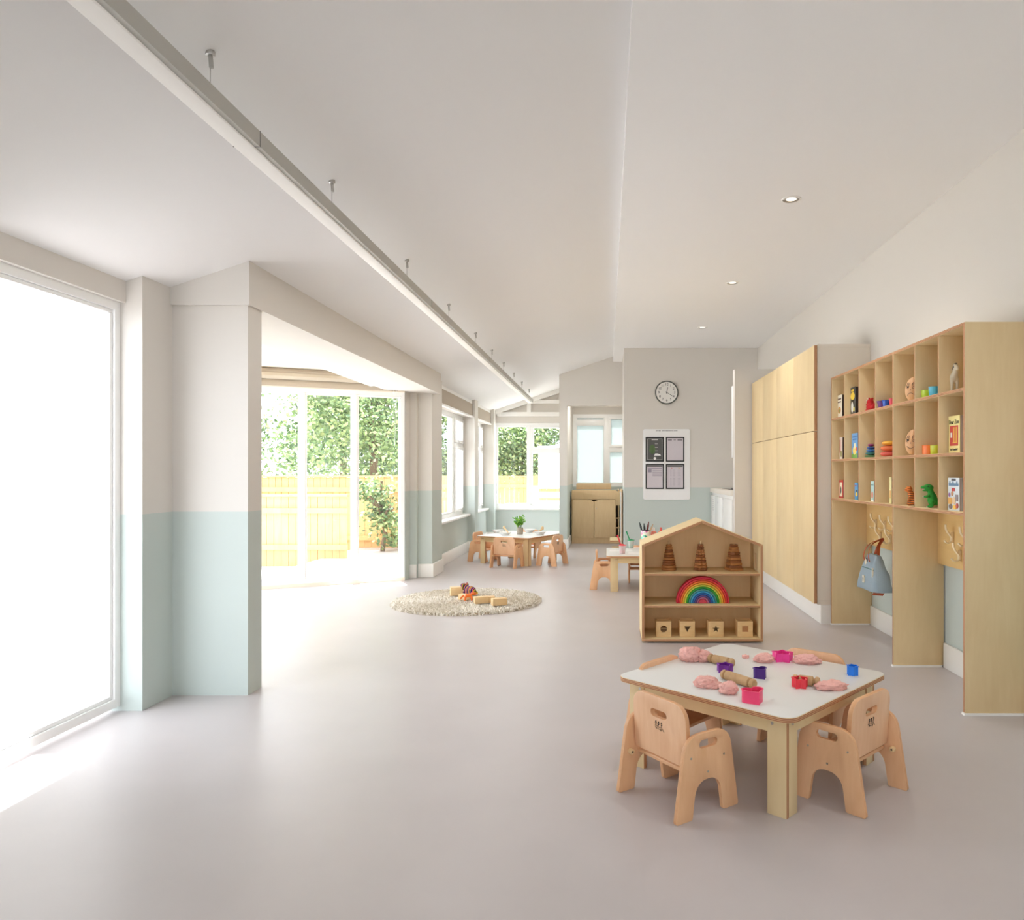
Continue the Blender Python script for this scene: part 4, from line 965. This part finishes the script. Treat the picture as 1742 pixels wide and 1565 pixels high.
def make_chair(label):
    t = thing('toddler_chair', label, 'chair', (0, 0, 0), 0, None)
    out = [(-.150, 0), (-.098, 0), (-.078, .088), (-.060, .120), (0, .134), (.060, .120), (.078, .088), (.098, 0), (.150, 0), (.112, .315), (-.112, .315)]
    rad = [.012, .012, .03, .03, 0, .03, .03, .012, .012, .075, .075]
    out = [(-.162, 0), (-.080, 0), (-.060, .138), (.060, .138), (.080, 0), (.162, 0), (.112, .315), (-.112, .315)]
    rad = [.010, .010, .11, .11, .010, .010, .085, .085]
    prof = fillet(out, rad, 8)
    slot = rrect(-.045, .258, .047, .289, .0154, 6)
    for s in (-1, 1):
        y0, y1 = (s*.185, s*.167)
        m = MB(); m.prism(prof, [slot], min(y0, y1), max(y0, y1), 1, 0, 1); sp = m.build('side_panel', [beech, beech_dark], t, bevel=.004, seg=2)
        m = MB()
        for (x, z) in ((-.088, .232), (.082, .214), (-.002, .165)): m.cyl((x, s*.184, z), (x, s*.1862, z), .0042, seg=10)
        m.build('screw', steel, sp)
    # backrest, slightly leaning
    m = MB(); m.prism(rrect(-.159, .180, .159, .418, [.006, .006, .062, .062], 8), [rrect(-.048, .335, .048, .366, .0154, 6)], -.010, .010, 0, 0, 1)
    for v in m.b.verts: v.co.x += -.072-(v.co.z-.20)*.07
    bk = m.build('backrest', [wood_back, beech_dark], t, bevel=.004)
    m = MB(); m.box(-.066, -.166, .150, .125, .166, .166); m.build('seat', beech, t, bevel=.004)
    for s in (-1, 1):
        m = MB(); m.cyl((-.104, s*.167, .160), (-.104, s*.148, .160), .0115, seg=16); pg = m.build('peg', block_wood, t, bevel=.002)
        m = MB(); m.cyl((-.104, s*.1482, .160), (-.104, s*.1472, .160), .004, seg=10); m.build('peg_hole', ink, pg)
    # maker's mark on the rear of the backrest: three small figures over a wavy boat line
    m = MB()
    def st(pts, r=.0009): m.tube([(-.0833-(z-.20)*.07-.0, -y, z) for y, z in pts], r, 5)
    cx, cz0 = 0, .296
    for k, dx in enumerate((-.017, 0, .017)):
        w_ = .006
        st([(dx-.003, cz0+.006), (dx+.001, cz0+.014), (dx, cz0+.021)]); st([(dx-w_, cz0+.015), (dx, cz0+.013), (dx+w_, cz0+.018)]); st([(dx-.001, cz0+.021), (dx+.002, cz0+.025)], .0022)
    st([(-.026, cz0+.004), (-.014, cz0+.008), (0, cz0+.003), (.014, cz0+.007), (.026, cz0-.003), (.030, cz0-.009)])
    st([(-.020, cz0+.003), (-.016, cz0-.007), (-.012, cz0+.002)]); st([(.008, cz0+.001), (.012, cz0-.010), (.017, cz0+.001)]); st([(-.010, cz0-.003), (.004, cz0-.005)])
    m.build('maker_mark', ink, bk)
    return t
wood_back = wood('beech_back_staves', (240, 198, 160), (226, 176, 136), (1, 1, 10), 5, .36, .5)
G1, G2, G3 = 'toddler chairs round the near table', 'toddler chairs round the far table', 'toddler chairs at the craft table'
proto = make_chair('wooden toddler chair in front of the near table, back to the viewer')
R_ = math.radians
spots = [
 (.275, 2.9725, 36, None, G1),
 (.988, 3.027, 134, 'wooden toddler chair at the right side of the near table', G1),
 (.31, 3.46, -41, 'wooden toddler chair at the left rear side of the near table', G1),
 (.965, 3.60, -129, 'wooden toddler chair at the right rear side of the near table, behind the play dough', G1),
 (-1.374, 10.19, 72, 'wooden toddler chair at the front of the far table, back to the viewer', G2),
 (-.772, 10.454, 157, 'wooden toddler chair at the right of the far table', G2),
 (-1.83, 10.97, -17, 'wooden toddler chair at the left of the far table', G2),
 (-1.23, 11.42, -107, 'wooden toddler chair behind the far table', G2),
 (-.035, 8.40, 0, 'wooden toddler chair seen side on at the left end of the craft table', G3),
 (.435, 8.86, -90, 'wooden toddler chair behind the craft table, mostly hidden by the house shelf', G3),
]
bpy.context.view_layer.update()
for i, (x, y, a, lb, g) in enumerate(spots):
    if i == 0: proto.location = (x, y, 0); proto.rotation_euler = (0, 0, R_(a)); proto['group'] = g
    else: dup(proto, (x, y, 0), R_(a), lb, g)
TN = (.6516, 3.333, 0); TR = math.radians(-43.1)
make_table('low square table with grey white top covered in play dough toys', .870, .870, .395, TN, TR, 'low square plywood tables')
make_table('low square table laid with white bowls and a potted plant near the far window', .89, .87, .395, (-1.276, 10.78, 0), math.radians(-26.5), 'low square plywood tables')
make_table('low square craft table behind the house shelf holding paint cups', .87, .87, .395, (.425, 8.455, 0), 0, 'low square plywood tables')

# ------------------------------------------------------------ things on the near table
K = H-.395
def tp(px, py, k=K): d = k*F/(py-Y0); return ((px-X0)*k/(py-Y0), d)
dough_m = mat('pink_play_dough', (232, 176, 166), .75, noise_amt=.06, noise_scale=60, bump=.5, bscale=140)
def dough(px, py, wx_, wy, h, seed, label, lumps=()):
    x, y = tp(px, py); y += wy*.5
    bm = bmesh.new(); 
    def lump(cx, cy, rx, ry, rz, sd):
        o = bmesh.ops.create_icosphere(bm, subdivisions=5, radius=1)
        for v in o['verts']:
            p = v.co.copy(); n1 = noise.noise(p*1.3+Vector((sd, 3, 1)))*.30+noise.noise(p*3.2+Vector((sd, 7, 5)))*.16+noise.noise(p*7.5+Vector((sd, 2, 8)))*.07
            cr = abs(noise.noise(p*2.1+Vector((sd*2, 1, 9)))); n1 -= max(0, .05-cr)*2.6
            cr = abs(noise.noise(p*4.1+Vector((sd*3, 4, 2)))); n1 -= max(0, .04-cr)*1.2
            p *= 1+n1
            z = p.z*rz+rz*.75
            v.co = Vector((cx+p.x*rx, cy+p.y*ry, max(0, z) if z > 0 else 0))
    lump(0, 0, wx_/2*.93, wy/2, h/1.85, seed)
    for l in lumps: lump(*l)
    me = bpy.data.meshes.new('play_dough'); bm.to_mesh(me); bm.free(); me.materials.append(dough_m); me.shade_smooth()
    o = bpy.data.objects.new('play_dough', me); C.objects.link(o); o.location = (x, y, .3952); tag(o, label, 'play dough', 'lumps of pink play dough')
dough(1176, 1128, .115, .10, .072, 1, 'biggest mound of pink play dough at the left rear of the table', [(.065, -.012, .04, .035, .028, 5)])
dough(1303, 1129, .104, .07, .042, 2, 'pink play dough lump left of the pink star cutter')
dough(1377, 1132, .128, .08, .042, 3, 'crumbly pink play dough lump right of the pink star cutter', [(.045, -.0, .025, .02, .012, 6)])
dough(1203, 1173, .108, .085, .045, 4, 'flattened pink play dough lump at the left front', [(.035, -.012, .03, .03, .016, 8)])
dough(1241.5, 1184, .080, .068, .052, 9, 'folded pink play dough ball in front of the long rolling pin')
dough(1419, 1177, .135, .085, .036, 12, 'flat pink play dough patty at the right beside a rolling pin')
def cutter(px, py, kind, r, h, rgb, label, rot=0, dough_star=False):
    x, y = tp(px, py); y += r*.9
    if kind == 'star': base = [((1 if k % 2 == 0 else .56)*math.sin(2*PI*k/10+rot), (1 if k % 2 == 0 else .56)*math.cos(2*PI*k/10+rot)) for k in range(10)]
    elif kind == 'blob': base = [((1 if k % 2 == 0 else .66)*math.sin(2*PI*k/12+rot), (1 if k % 2 == 0 else .66)*math.cos(2*PI*k/12+rot)) for k in range(12)]
    else:
        base = []
        for k in range(32):
            a = 2*PI*k/32; u = math.sin(a)**3; v = (13*math.cos(a)-5*math.cos(2*a)-2*math.cos(3*a)-math.cos(4*a))/16
            base.append((u*math.cos(rot)-v*math.sin(rot), u*math.sin(rot)+v*math.cos(rot)))
    if kind != 'heart': base = fillet(base, [.12]*len(base), 3)
    if dough_star:
        m = MB(); m.prism([(a*r, b*r) for a, b in base], [], 0, h, 2); o = m.build('dough_star', dough_m, loc=(x, y, .395), bevel=.003); tag(o, label, 'play dough'); return
    t = thing('dough_cutter', label, 'dough cutter', (x, y, .395), 0, 'plastic play dough cutters')
    pm = mat('plastic_'+str(len(MATS)), rgb, .3)
    k1 = (r-.0022)/r
    m = MB(); m.prism([(a*r, b*r) for a, b in base], [[(a*r*k1, b*r*k1) for a, b in base]], 0, h-.003, 2); m.build('cutter_wall', pm, t)
    m = MB(); m.prism([(a*(r+.003), b*(r+.003)) for a, b in base], [[(a*r*k1, b*r*k1) for a, b in base]], h-.003, h, 2); m.build('rolled_rim', pm, t)
cutter(1335.6, 1128, 'star', .056, .040, (240, 60, 150), 'hot pink star shaped dough cutter at the rear of the table', .2)
cutter(1453.5, 1150.5, 'blob', .027, .042, (20, 120, 226), 'blue flower shaped dough cutter near the right corner', .1)
cutter(1235, 1146, 'star', .042, .034, (120, 44, 150), 'purple star shaped dough cutter leaning near a rolling pin', .3)
cutter(1296.5, 1156, 'heart', .031, .044, (80, 44, 130), 'dark violet heart shaped dough cutter in the middle of the table', .4)
cutter(1285.5, 1199.5, 'heart', .044, .050, (244, 72, 120), 'bright pink heart shaped dough cutter nearest the front edge', .3)
cutter(1364.5, 1173, 'star', .038, .040, (232, 54, 70), 'red star shaped dough cutter standing against the short rolling pin', .1)
cutter(1269.4, 1121, 'star', .020, .014, (0, 0, 0), 'little star cut from pink dough at the rear of the table', .2, True)
def pin(p0, p1, label, r=.0205):
    x0, y0 = tp(p0[0], p0[1], K-r); x1, y1 = tp(p1[0], p1[1], K-r)
    L = math.hypot(x1-x0, y1-y0); a = math.atan2(y1-y0, x1-x0)
    t = thing('rolling_pin', label, 'rolling pin', ((x0+x1)/2, (y0+y1)/2, .395), a, 'small wooden rolling pins')
    h = L/2
    def lathe_x(name, prof):
        m = MB(); m.lathe(prof, seg=24)
        for v in m.b.verts: v.co = Vector((v.co.z, v.co.y, -v.co.x+r))
        m.build(name, pin_wood, t)
    lathe_x('barrel', [(.0, -h+.026), (r*.7, -h+.026), (r, -h+.030), (r, h-.030), (r*.7, h-.026), (0, h-.026)])
    for s in (-1, 1):
        pr = [(.0, s*(h-.027)), (r*.5, s*(h-.027)), (r*.55, s*(h-.022)), (r*.95, s*(h-.018)), (r*.98, s*(h-.008)), (r*.8, s*(h-.002)), (r*.4, s*h), (0, s*h)]
        lathe_x('knob', pr if s < 0 else pr)
pin((1206, 1119), (1248, 1128), 'wooden rolling pin lying against the biggest dough mound')
pin((1229, 1146), (1284, 1164), 'long wooden rolling pin in the left middle of the table')
pin((1348, 1155), (1395, 1160), 'wooden rolling pin lying behind the red star cutter')

# ------------------------------------------------------------ far table setting
bowl_m = mat('white_china', (240, 240, 238), .2)
def bowl(px, py, label, r=.09):
    x, y = tp(px, py); 
    m = MB(); m.lathe([(0, 0), (r*.55, 0), (r*.6, .006), (r*.9, .036), (r, .044), (r-.004, .044), (r*.86, .036), (r*.55, .010), (0, .008)], seg=32)
    o = m.build('bowl', bowl_m, loc=(x, y, .395)); tag(o, label, 'bowl', 'white bowls on the far table'); return x, y
b1 = bowl(859.5, 910.3, 'white bowl nearest the front left of the far table')
b2 = bowl(918.8, 909.4, 'white bowl nearest the right corner of the far table')
b3 = bowl(847, 906.4, 'white bowl at the left rear of the far table')
b4 = bowl(900.5, 905.2, 'white bowl behind the potted plant on the far table')
def stick(p0, p1, r, label):
    m = MB(); m.tube([p0, p1], [r, r*1.6], 8); m.ball(p1, (r*2.2, r*2.2, r*3), 10); o = m.build('wooden_spoon', block_wood); tag(o, label, 'spoon', 'wooden spoons in the bowls')
stick((b1[0]+.04, b1[1]+.02, .43), (b1[0]-.03, b1[1]+.09, .50), .008, 'wooden spoon standing in the front left bowl of the far table')
stick((b2[0]-.04, b2[1]+.1, .402), (b2[0]+.02, b2[1]+.16, .475), .010, 'wooden spoon leaning up behind the right bowl of the far table')
x, y = tp(884.5, 908.8)
t = thing('potted_plant', 'bright green leafy plant in a grey concrete pot on the far table', 'potted plant', (x, y, .395))
m = MB(); m.lathe([(0, 0), (.042, 0), (.045, .003), (.047, .098), (.043, .098), (.040, .085), (0, .085)], seg=28); m.build('pot', mat('concrete', (176, 166, 150), .8, noise_amt=.1, noise_scale=40), t)
m = MB(); rnd = random.Random(3)
for i in range(34):
    a = rnd.random()*6.28; e = rnd.uniform(.2, 1); top = Vector((math.cos(a)*.085*e, math.sin(a)*.085*e, .15+.12*rnd.random())); base = Vector((math.cos(a)*.015, math.sin(a)*.015, .085))
    m.tube([base, (base+top)/2+Vector((0, 0, .02)), top], .0012, 4, 3)
    for k in range(12):
        f = .35+.65*k/11; p = base.lerp(top, f)+Vector((0, 0, .02*math.sin(f*PI))); d = Vector((rnd.gauss(0, 1), rnd.gauss(0, 1), rnd.gauss(.4, .6))).normalized(); b = d.orthogonal().normalized(); q = rnd.uniform(.02, .036)
        vs = [m.b.verts.new(p), m.b.verts.new(p+d*q*.5+b*q*.35), m.b.verts.new(p+d*q), m.b.verts.new(p+d*q*.5-b*q*.35)]; f_ = m.b.faces.new(vs); f_.material_index = rnd.choice((0, 0, 1, 2))
m.build('foliage', [mat('plant_leaf', (120, 190, 62), .5), mat('plant_leaf_light', (176, 220, 96), .5), mat('plant_leaf_dark', (78, 150, 54), .5), mat('plant_stem', (90, 140, 60), .6)], t, smooth=False, flip=False)

# ------------------------------------------------------------ craft table setting
clear_p = bpy.data.materials.new('clear_plastic'); clear_p.use_nodes = True; nt = clear_p.node_tree; nt.nodes.clear()
o_ = nt.nodes.new('ShaderNodeOutputMaterial'); tr_ = nt.nodes.new('ShaderNodeBsdfTransparent'); df = nt.nodes.new('ShaderNodeBsdfDiffuse'); mx_ = nt.nodes.new('ShaderNodeMixShader'); mx_.inputs[0].default_value = .35; df.inputs[0].default_value = lin((236, 232, 230))
nt.links.new(tr_.outputs[0], mx_.inputs[1]); nt.links.new(df.outputs[0], mx_.inputs[2]); nt.links.new(mx_.outputs[0], o_.inputs[0])
def paint_cup(px, py, rgb, pale, label, lean):
    x, y = tp(px, py)
    t = thing('paint_cup', label, 'paint cup', (x, y, .3955), 0, 'lidded paint cups on the craft table')
    pm = mat('lid_'+str(len(MATS)), rgb, .4)
    m = MB(); m.lathe([(0, .002), (.030, .002), (.0385, .092), (.036, .092), (.029, .006), (0, .006)], seg=28); m.build('cup_wall', clear_p, t)
    m = MB(); m.lathe([(0, .0065), (.0285, .0065), (.0315, .034), (0, .034)], seg=28); m.build('paint', mat('paint_'+str(len(MATS)), pale, .5), t)
    m = MB(); m.lathe([(.012, .094), (.043, .092), (.044, .098), (.026, .102), (.014, .108), (.012, .094)], seg=28, closed=True); m.build('lid', pm, t)
    b = thing('paint_brush', label.split()[0]+' handled brush standing in the '+label.split()[0]+' paint cup', 'paint brush', (x, y, .3955), 0, 'brushes in the paint cups')
    m = MB(); m.tube([(0, 0, .05), (lean[0]*.5, 0, .13), (lean[0], 0, lean[1])], [.007, .0065, .0085], 10); m.build('brush_handle', pm, b)
    m = MB(); m.tube([(.012, 0, .008), (.004, 0, .03), (0, 0, .05)], [.004, .008, .007], 8); m.build('bristles', mat('bristle', (200, 190, 170), .8), b)
paint_cup(1058.7, 942, (226, 60, 72), (236, 130, 146), 'red lidded paint cup nearest the edge of the craft table', (-.055, .205))
paint_cup(1073.3, 932.6, (20, 150, 96), (30, 166, 110), 'green lidded paint cup behind the red one on the craft table', (-.055, .20))
pw = mat('paper_white', (240, 238, 236), .7)
for (px, py, w_, d_, a, lb) in ((1056, 936.5, .26, .18, .03, 'white paper sheet under the red paint cup'), (1087, 941, .24, .17, -.05, 'white paper sheet at the front edge of the craft table'), (1086, 931.5, .21, .15, .1, 'white paper sheet to the right of the green paint cup')):
    x, y = tp(px, py); m = MB(); m.box(-w_/2, -d_/2, 0, w_/2, d_/2, .0006); o = m.build('paper_sheet', pw, loc=(x, y, .3951), rotz=a, smooth=False); tag(o, lb, 'paper', 'paper sheets on the craft table')
# brush holder
bx_, by_ = .44, 8.62
t = thing('brush_holder', 'white paint splashed tall holder for brushes on the craft table', 'brush holder', (bx_, by_, .3955))
sp_m = bpy.data.materials.new('paint_splashes'); sp_m.use_nodes = True; nt = sp_m.node_tree; b = nt.nodes['Principled BSDF']
tc = nt.nodes.new('ShaderNodeTexCoord'); vo = nt.nodes.new('ShaderNodeTexVoronoi'); vo.inputs['Scale'].default_value = 34; hs = nt.nodes.new('ShaderNodeMix'); hs.data_type = 'RGBA'; n_ = nt.nodes.new('ShaderNodeTexNoise'); n_.inputs['Scale'].default_value = 22
gt = nt.nodes.new('ShaderNodeMath'); gt.operation = 'GREATER_THAN'; gt.inputs[1].default_value = .52
nt.links.new(tc.outputs['Object'], vo.inputs['Vector']); nt.links.new(tc.outputs['Object'], n_.inputs['Vector']); nt.links.new(n_.outputs['Fac'], gt.inputs[0]); nt.links.new(gt.outputs[0], hs.inputs[0]); hs.inputs[6].default_value = lin((238, 236, 230)); nt.links.new(vo.outputs['Color'], hs.inputs[7]); nt.links.new(hs.outputs[2], b.inputs['Base Color'])
m = MB(); m.lathe([(0, 0), (.046, 0), (.048, .002), (.048, .235), (.044, .235), (.043, .006), (0, .006)], seg=24); m.build('holder_wall', sp_m, t)
m = MB(); m.lathe([(.049, .228), (.0495, .236), (.044, .236), (.044, .228)], seg=24, closed=True); m.build('rim', black, t)
for i, (dx, dy, ax, rgb, lb, top) in enumerate(((-.02, 0, -.16, (40, 54, 58), 'dark grey chunky brush leaning left in the tall holder', .325), (.0, .01, -.05, (44, 60, 60), 'dark teal brush upright in the tall holder', .31), (.016, -.01, .08, (110, 40, 34), 'dark red wooden brush in the tall holder', .33), (.026, .012, .22, (204, 176, 140), 'pale thin brush leaning right in the tall holder', .30))):
    m = MB(); m.tube([(dx, dy, .02), (dx+ax*.1, dy, .2), (dx+ax*.2, dy, top-.05), (dx+ax*.3, dy, top)], [.005, .006, .012, .004], 8); o = m.build('paint_brush', mat('brush_'+str(i), rgb, .5), loc=(bx_, by_, .3955)); tag(o, lb, 'paint brush', 'brushes in the tall holder')
for i, (dx, rgb, lb) in enumerate(((.10, (222, 130, 112), 'salmon pink paint bottle beside the tall brush holder'), (.185, (236, 112, 96), 'coral paint bottle partly behind the house shelf roof'))):
    t = thing('paint_bottle', lb, 'bottle', (bx_+dx, by_+.05, .3955), 0, 'paint bottles on the craft table')
    m = MB(); m.lathe([(0, 0), (.034, 0), (.036, .003), (.036, .19), (.028, .212), (.014, .22), (0, .22)], seg=24); m.build('bottle_body', mat('bottle_'+str(i), rgb, .4), t)
    m = MB(); m.lathe([(0, .22), (.014, .22), (.013, .25), (.005, .262), (0, .262)], seg=16); m.build('cap', mat('bottle_cap_'+str(i), (226, 90, 80) if i else (232, 224, 216), .4), t)
# easel beside the changing unit
t = thing('easel', 'mobile plywood easel with white board face in front of the changing unit', 'easel', (.225, 12.1, 0))
m = MB(); m.ply(0, -.3, .04, .018, .3, 1.02, 0, 1); m.build('side_panel', EX, t, bevel=.002)
m = MB(); m.box(-.012, -.28, .16, -.001, .28, .98); m.build('whiteboard_face', mat('whiteboard', (232, 236, 240), .15), t)
m = MB(); m.ply(-.18, -.3, .19, -.013, .3, .214, 0, 1); m.build('tray', EX, t, bevel=.002)
for y in (-.26, .26):
    m = MB(); m.cyl((-.10, y, .02), (-.075, y, .02), .02, seg=16); m.box(-.11, y-.015, .02, -.065, y+.015, .05); m.build('castor', black, t)
m = MB(); m.ply(-.15, -.28, .05, .0, .28, .068, 0, 1); m.build('foot_board', EX, t)
# changing unit
t = thing('changing_unit', 'maple baby changing unit with two doors under the frosted window', 'changing unit', (-.645, 13.5, 0))
Wd = .86; mp_ = maple
m = MB(); m.box(0, .02, .0, .018, .7, .92); m.box(.845, .02, 0, .86, .7, .98); m.box(.018, .64, .0, .845, .66, .92); m.box(.018, .02, .80, .845, .64, .82); m.box(.018, .02, .1, .845, .64, .118); m.build('carcass', mp_, t)
m = MB(); m.box(.018, .03, 0, .845, .045, .1); m.build('plinth', mp_, t)
d1 = fillet([(.0, .12), (.385, .12), (.385, .80), (.31, .80)], [0, .03, .0, 0])
for s, x0, x1 in ((0, .02, .405), (1, .412, .80)):
    cx = .4085
    if s == 0: out = fillet([(x0, .11), (x1, .11), (x1, .765), (cx-.03, .775), (cx-.07, .80), (x0, .80)], [.015, .03, 0, .02, 0, .02])
    else: out = fillet([(x1, .11), (x0, .11), (x0, .765), (cx+.03, .775), (cx+.07, .80), (x1, .80)], [.03, .03, 0, .02, 0, .03])
    m = MB(); m.prism(out, [], 0, .018, 1); d = m.build('cupboard_door', mp_, t, bevel=.002)
    if s: m = MB(); m.cyl((.445, 0, .64), (.445, -.004, .64), .009, seg=12); m.build('lock', steel, d)
m = MB(); m.prism(fillet([(.0, .805), (1.0, .70), (1.0, .86), (.90, .96), (.0, .96)], [0, 0, 0, .08, .02]) if False else fillet([(0, .805), (.80, .805), (.80, .69), (.90, .69), (.90, .90), (.80, .97), (0, .97)], [0, 0, 0, 0, .06, .06, .02]), [], -.004, .016, 1); m.build('front_rail', mp_, t, bevel=.003)
m = MB(); m.box(0, .016, .93, .9, .7, .948); m.build('changing_top', maple, t)
m = MB(); m.prism(fillet([(.06, .95), (.72, .95), (.72, 1.085), (.06, 1.085)], [0, 0, .03, .03]), [], .55, .57, 1); m.build('rear_guard', mp_, t, bevel=.003)
m = MB(); m.box(.80, .02, .45, .90, .5, .47); m.box(.80, .02, .28, .90, .5, .30); m.box(.80, .02, .10, .90, .5, .12); m.box(.88, .02, .0, .9, .5, .69); m.build('step_shelf', mp_, t)
m = MB(); m.box(-.03, .06, .96, .0, .7, .975) if False else m.box(.0, .10, .949, .86, .5, .975); m.build('changing_mat', mat('mat_grey', (150, 150, 142), .6), t, bevel=.01)

# ------------------------------------------------------------ rug and toys on it
RXc, RYc, RR = -1.40, 7.44, .745
t = thing('shaggy_rug', 'round cream shaggy rug on the grey floor', 'rug', (RXc, RYc, 0))
m = MB(); m.cyl((0, 0, 0), (0, 0, .02), RR-.03, seg=64); m.build('rug_backing', mat('rug_base', (168, 154, 132), .95), t)
m = MB(); rnd = random.Random(5)
for i in range(15000):
    r = (RR-.01)*math.sqrt(rnd.random()); a = rnd.random()*2*PI; x, y = r*math.cos(a), r*math.sin(a)
    h = rnd.uniform(.012, .028); w_ = rnd.uniform(.006, .010); lx, ly = rnd.uniform(-.014, .014), rnd.uniform(-.014, .014)
    z0 = .012
    if r > RR-.03: z0 = .0; h *= 1.1
    b = [m.b.verts.new((x+w_*math.cos(k*2.094+a), y+w_*math.sin(k*2.094+a), z0)) for k in range(3)]
    c = [m.b.verts.new((x+lx*.5+w_*.8*math.cos(k*2.094+a), y+ly*.5+w_*.8*math.sin(k*2.094+a), z0+h*.7)) for k in range(3)]
    tpv = m.b.verts.new((x+lx, y+ly, z0+h))
    for k in range(3):
        k2 = (k+1) % 3
        f = m.b.faces.new((b[k], b[k2], c[k2], c[k])); g = m.b.faces.new((c[k], c[k2], tpv)); mi = i % 3; f.material_index = mi; g.material_index = mi
o = m.build('rug_pile', [mat('pile_cream', (224, 217, 205), .95), mat('pile_beige', (204, 195, 178), .95), mat('pile_pale', (238, 233, 224), .95)], t, flip=False); o['kind'] = 'stuff'
def onrug(px, py, z=.036): d = (H-z)*F/(py-Y0); return ((px-X0)/F*d, d)
def block(name, px, py, s, rot, label, z=.036):
    x, y = onrug(px, py, z); m = MB(); m.box(-s[0]/2, -s[1]/2, 0, s[0]/2, s[1]/2, s[2]); o = m.build(name, block_wood, loc=(x, y+s[1]/2, z), rotz=rot, bevel=.003); tag(o, label, 'building block', 'wooden building blocks on the rug')
block('building_block', 817, 1027.0, (.13, .08, .062), .35, 'left of three oblong wooden blocks in a row on the rug')
block('building_block', 833, 1025.5, (.085, .07, .058), .35, 'middle wooden block of the row on the rug, half hidden')
block('building_block', 848, 1030.4, (.14, .075, .066), .42, 'right end wooden block of the row on the rug')
x, y = onrug(779, 1014.0)
m = MB(); m.prism([(-.07, 0), (.07, 0), (.045, .085), (-.07, .085)], [], -.04, .04, 1); o = m.build('building_block', block_wood, loc=(x-.02, y+.06, .036), rotz=.3, bevel=.003); tag(o, 'wedge shaped wooden block behind the striped toy', 'building block', 'wooden building blocks on the rug')
block('building_block', 789, 1021, (.10, .07, .055), -.4, 'short wooden block beside the orange toy')
# striped knitted toy
kn = bpy.data.materials.new('striped_knit'); kn.use_nodes = True; nt = kn.node_tree; b = nt.nodes['Principled BSDF']; b.inputs['Roughness'].default_value = .95
tc = nt.nodes.new('ShaderNodeTexCoord'); sp = nt.nodes.new('ShaderNodeSeparateXYZ'); ma = nt.nodes.new('ShaderNodeMath'); ma.operation = 'MULTIPLY'; ma.inputs[1].default_value = 22; fr = nt.nodes.new('ShaderNodeMath'); fr.operation = 'FRACT'; rr = nt.nodes.new('ShaderNodeValToRGB'); rr.color_ramp.interpolation = 'CONSTANT'
nt.links.new(tc.outputs['Object'], sp.inputs[0]); nt.links.new(sp.outputs[0], ma.inputs[0]); nt.links.new(ma.outputs[0], fr.inputs[0]); nt.links.new(fr.outputs[0], rr.inputs['Fac']); nt.links.new(rr.outputs['Color'], b.inputs['Base Color'])
cr = rr.color_ramp; cr.elements[0].color = lin((30, 36, 60)); cr.elements[1].position = .16; cr.elements[1].color = lin((220, 90, 130))
for pz_, c in ((.30, (36, 44, 70)), (.44, (232, 196, 60)), (.55, (30, 36, 60)), (.7, (226, 110, 50)), (.82, (60, 90, 150)), (.9, (40, 40, 60))):
    e = cr.elements.new(pz_); e.color = lin(c)
def knit(m):
    m.ball((0, 0, .05), (.075, .045, .048), 16); m.ball((-.085, 0, .085), (.038, .036, .036), 14); m.tube([(-.05, 0, .06), (-.08, 0, .08)], .032, 10)
    m.tube([(-.11, 0, .08), (-.13, 0, .06), (-.14, 0, .03)], [.016, .012, .010], 8)
    for s in (-1, 1):
        m.ball((-.08, s*.036, .1), (.022, .008, .026), 10); m.tube([(-.05, s*.03, .04), (-.06, s*.034, .012)], .016, 8); m.tube([(.05, s*.03, .04), (.055, s*.034, .012)], .018, 8)
x, y = onrug(800, 1013)
t = thing('knitted_toy', 'multicoloured striped knitted animal standing on the rug', 'soft toy', (x, y, .036), math.radians(-35))
fuse(knit, .005, 'toy_body', kn, t)
m = MB(); m.ball((-.108, .024, .098), .006, 8); m.ball((-.108, -.024, .098), .006, 8); m.build('eye', black, t)
def fox(m):
    m.tube([(-.03, 0, .055), (.03, 0, .06)], [.018, .02], 10); m.ball((.05, 0, .075), (.024, .016, .017), 12); m.ball((.07, 0, .07), (.014, .009, .008), 10)
    for s in (-1, 1):
        m.tube([(.028, s*.01, .05), (.032, s*.012, .008)], [.012, .009], 8); m.tube([(-.028, s*.01, .05), (-.036, s*.012, .008)], [.013, .009], 8); m.ball((.042, s*.01, .092), (.006, .004, .01), 8)
    m.tube([(-.045, 0, .06), (-.07, 0, .04), (-.08, 0, .02)], [.008, .010, .004], 8)
x, y = onrug(797, 1023)
t = thing('toy_animal', 'small bright orange toy animal in front of the striped knitted one', 'toy animal', (x, y, .036), math.radians(10))
fuse(fox, .004, 'toy_body', mat('orange_rubber', (234, 116, 40), .5), t)
m = MB(); m.ball((.06, .013, .08), .003, 8); m.ball((.06, -.013, .08), .003, 8); m.build('eye', black, t)
# blind cord beside the bay window, small socket plate
t = thing('cord_cleat', 'small white cord cleat on the beige pier beside the bay window', 'cord cleat', (-2.45, 9.118, 1.72))
m = MB(); m.box(-.006, -.02, -.03, .006, 0, .03); m.ball((0, -.024, -.03), .012, 10); m.build('cleat_body', white_paint, t, bevel=.002)
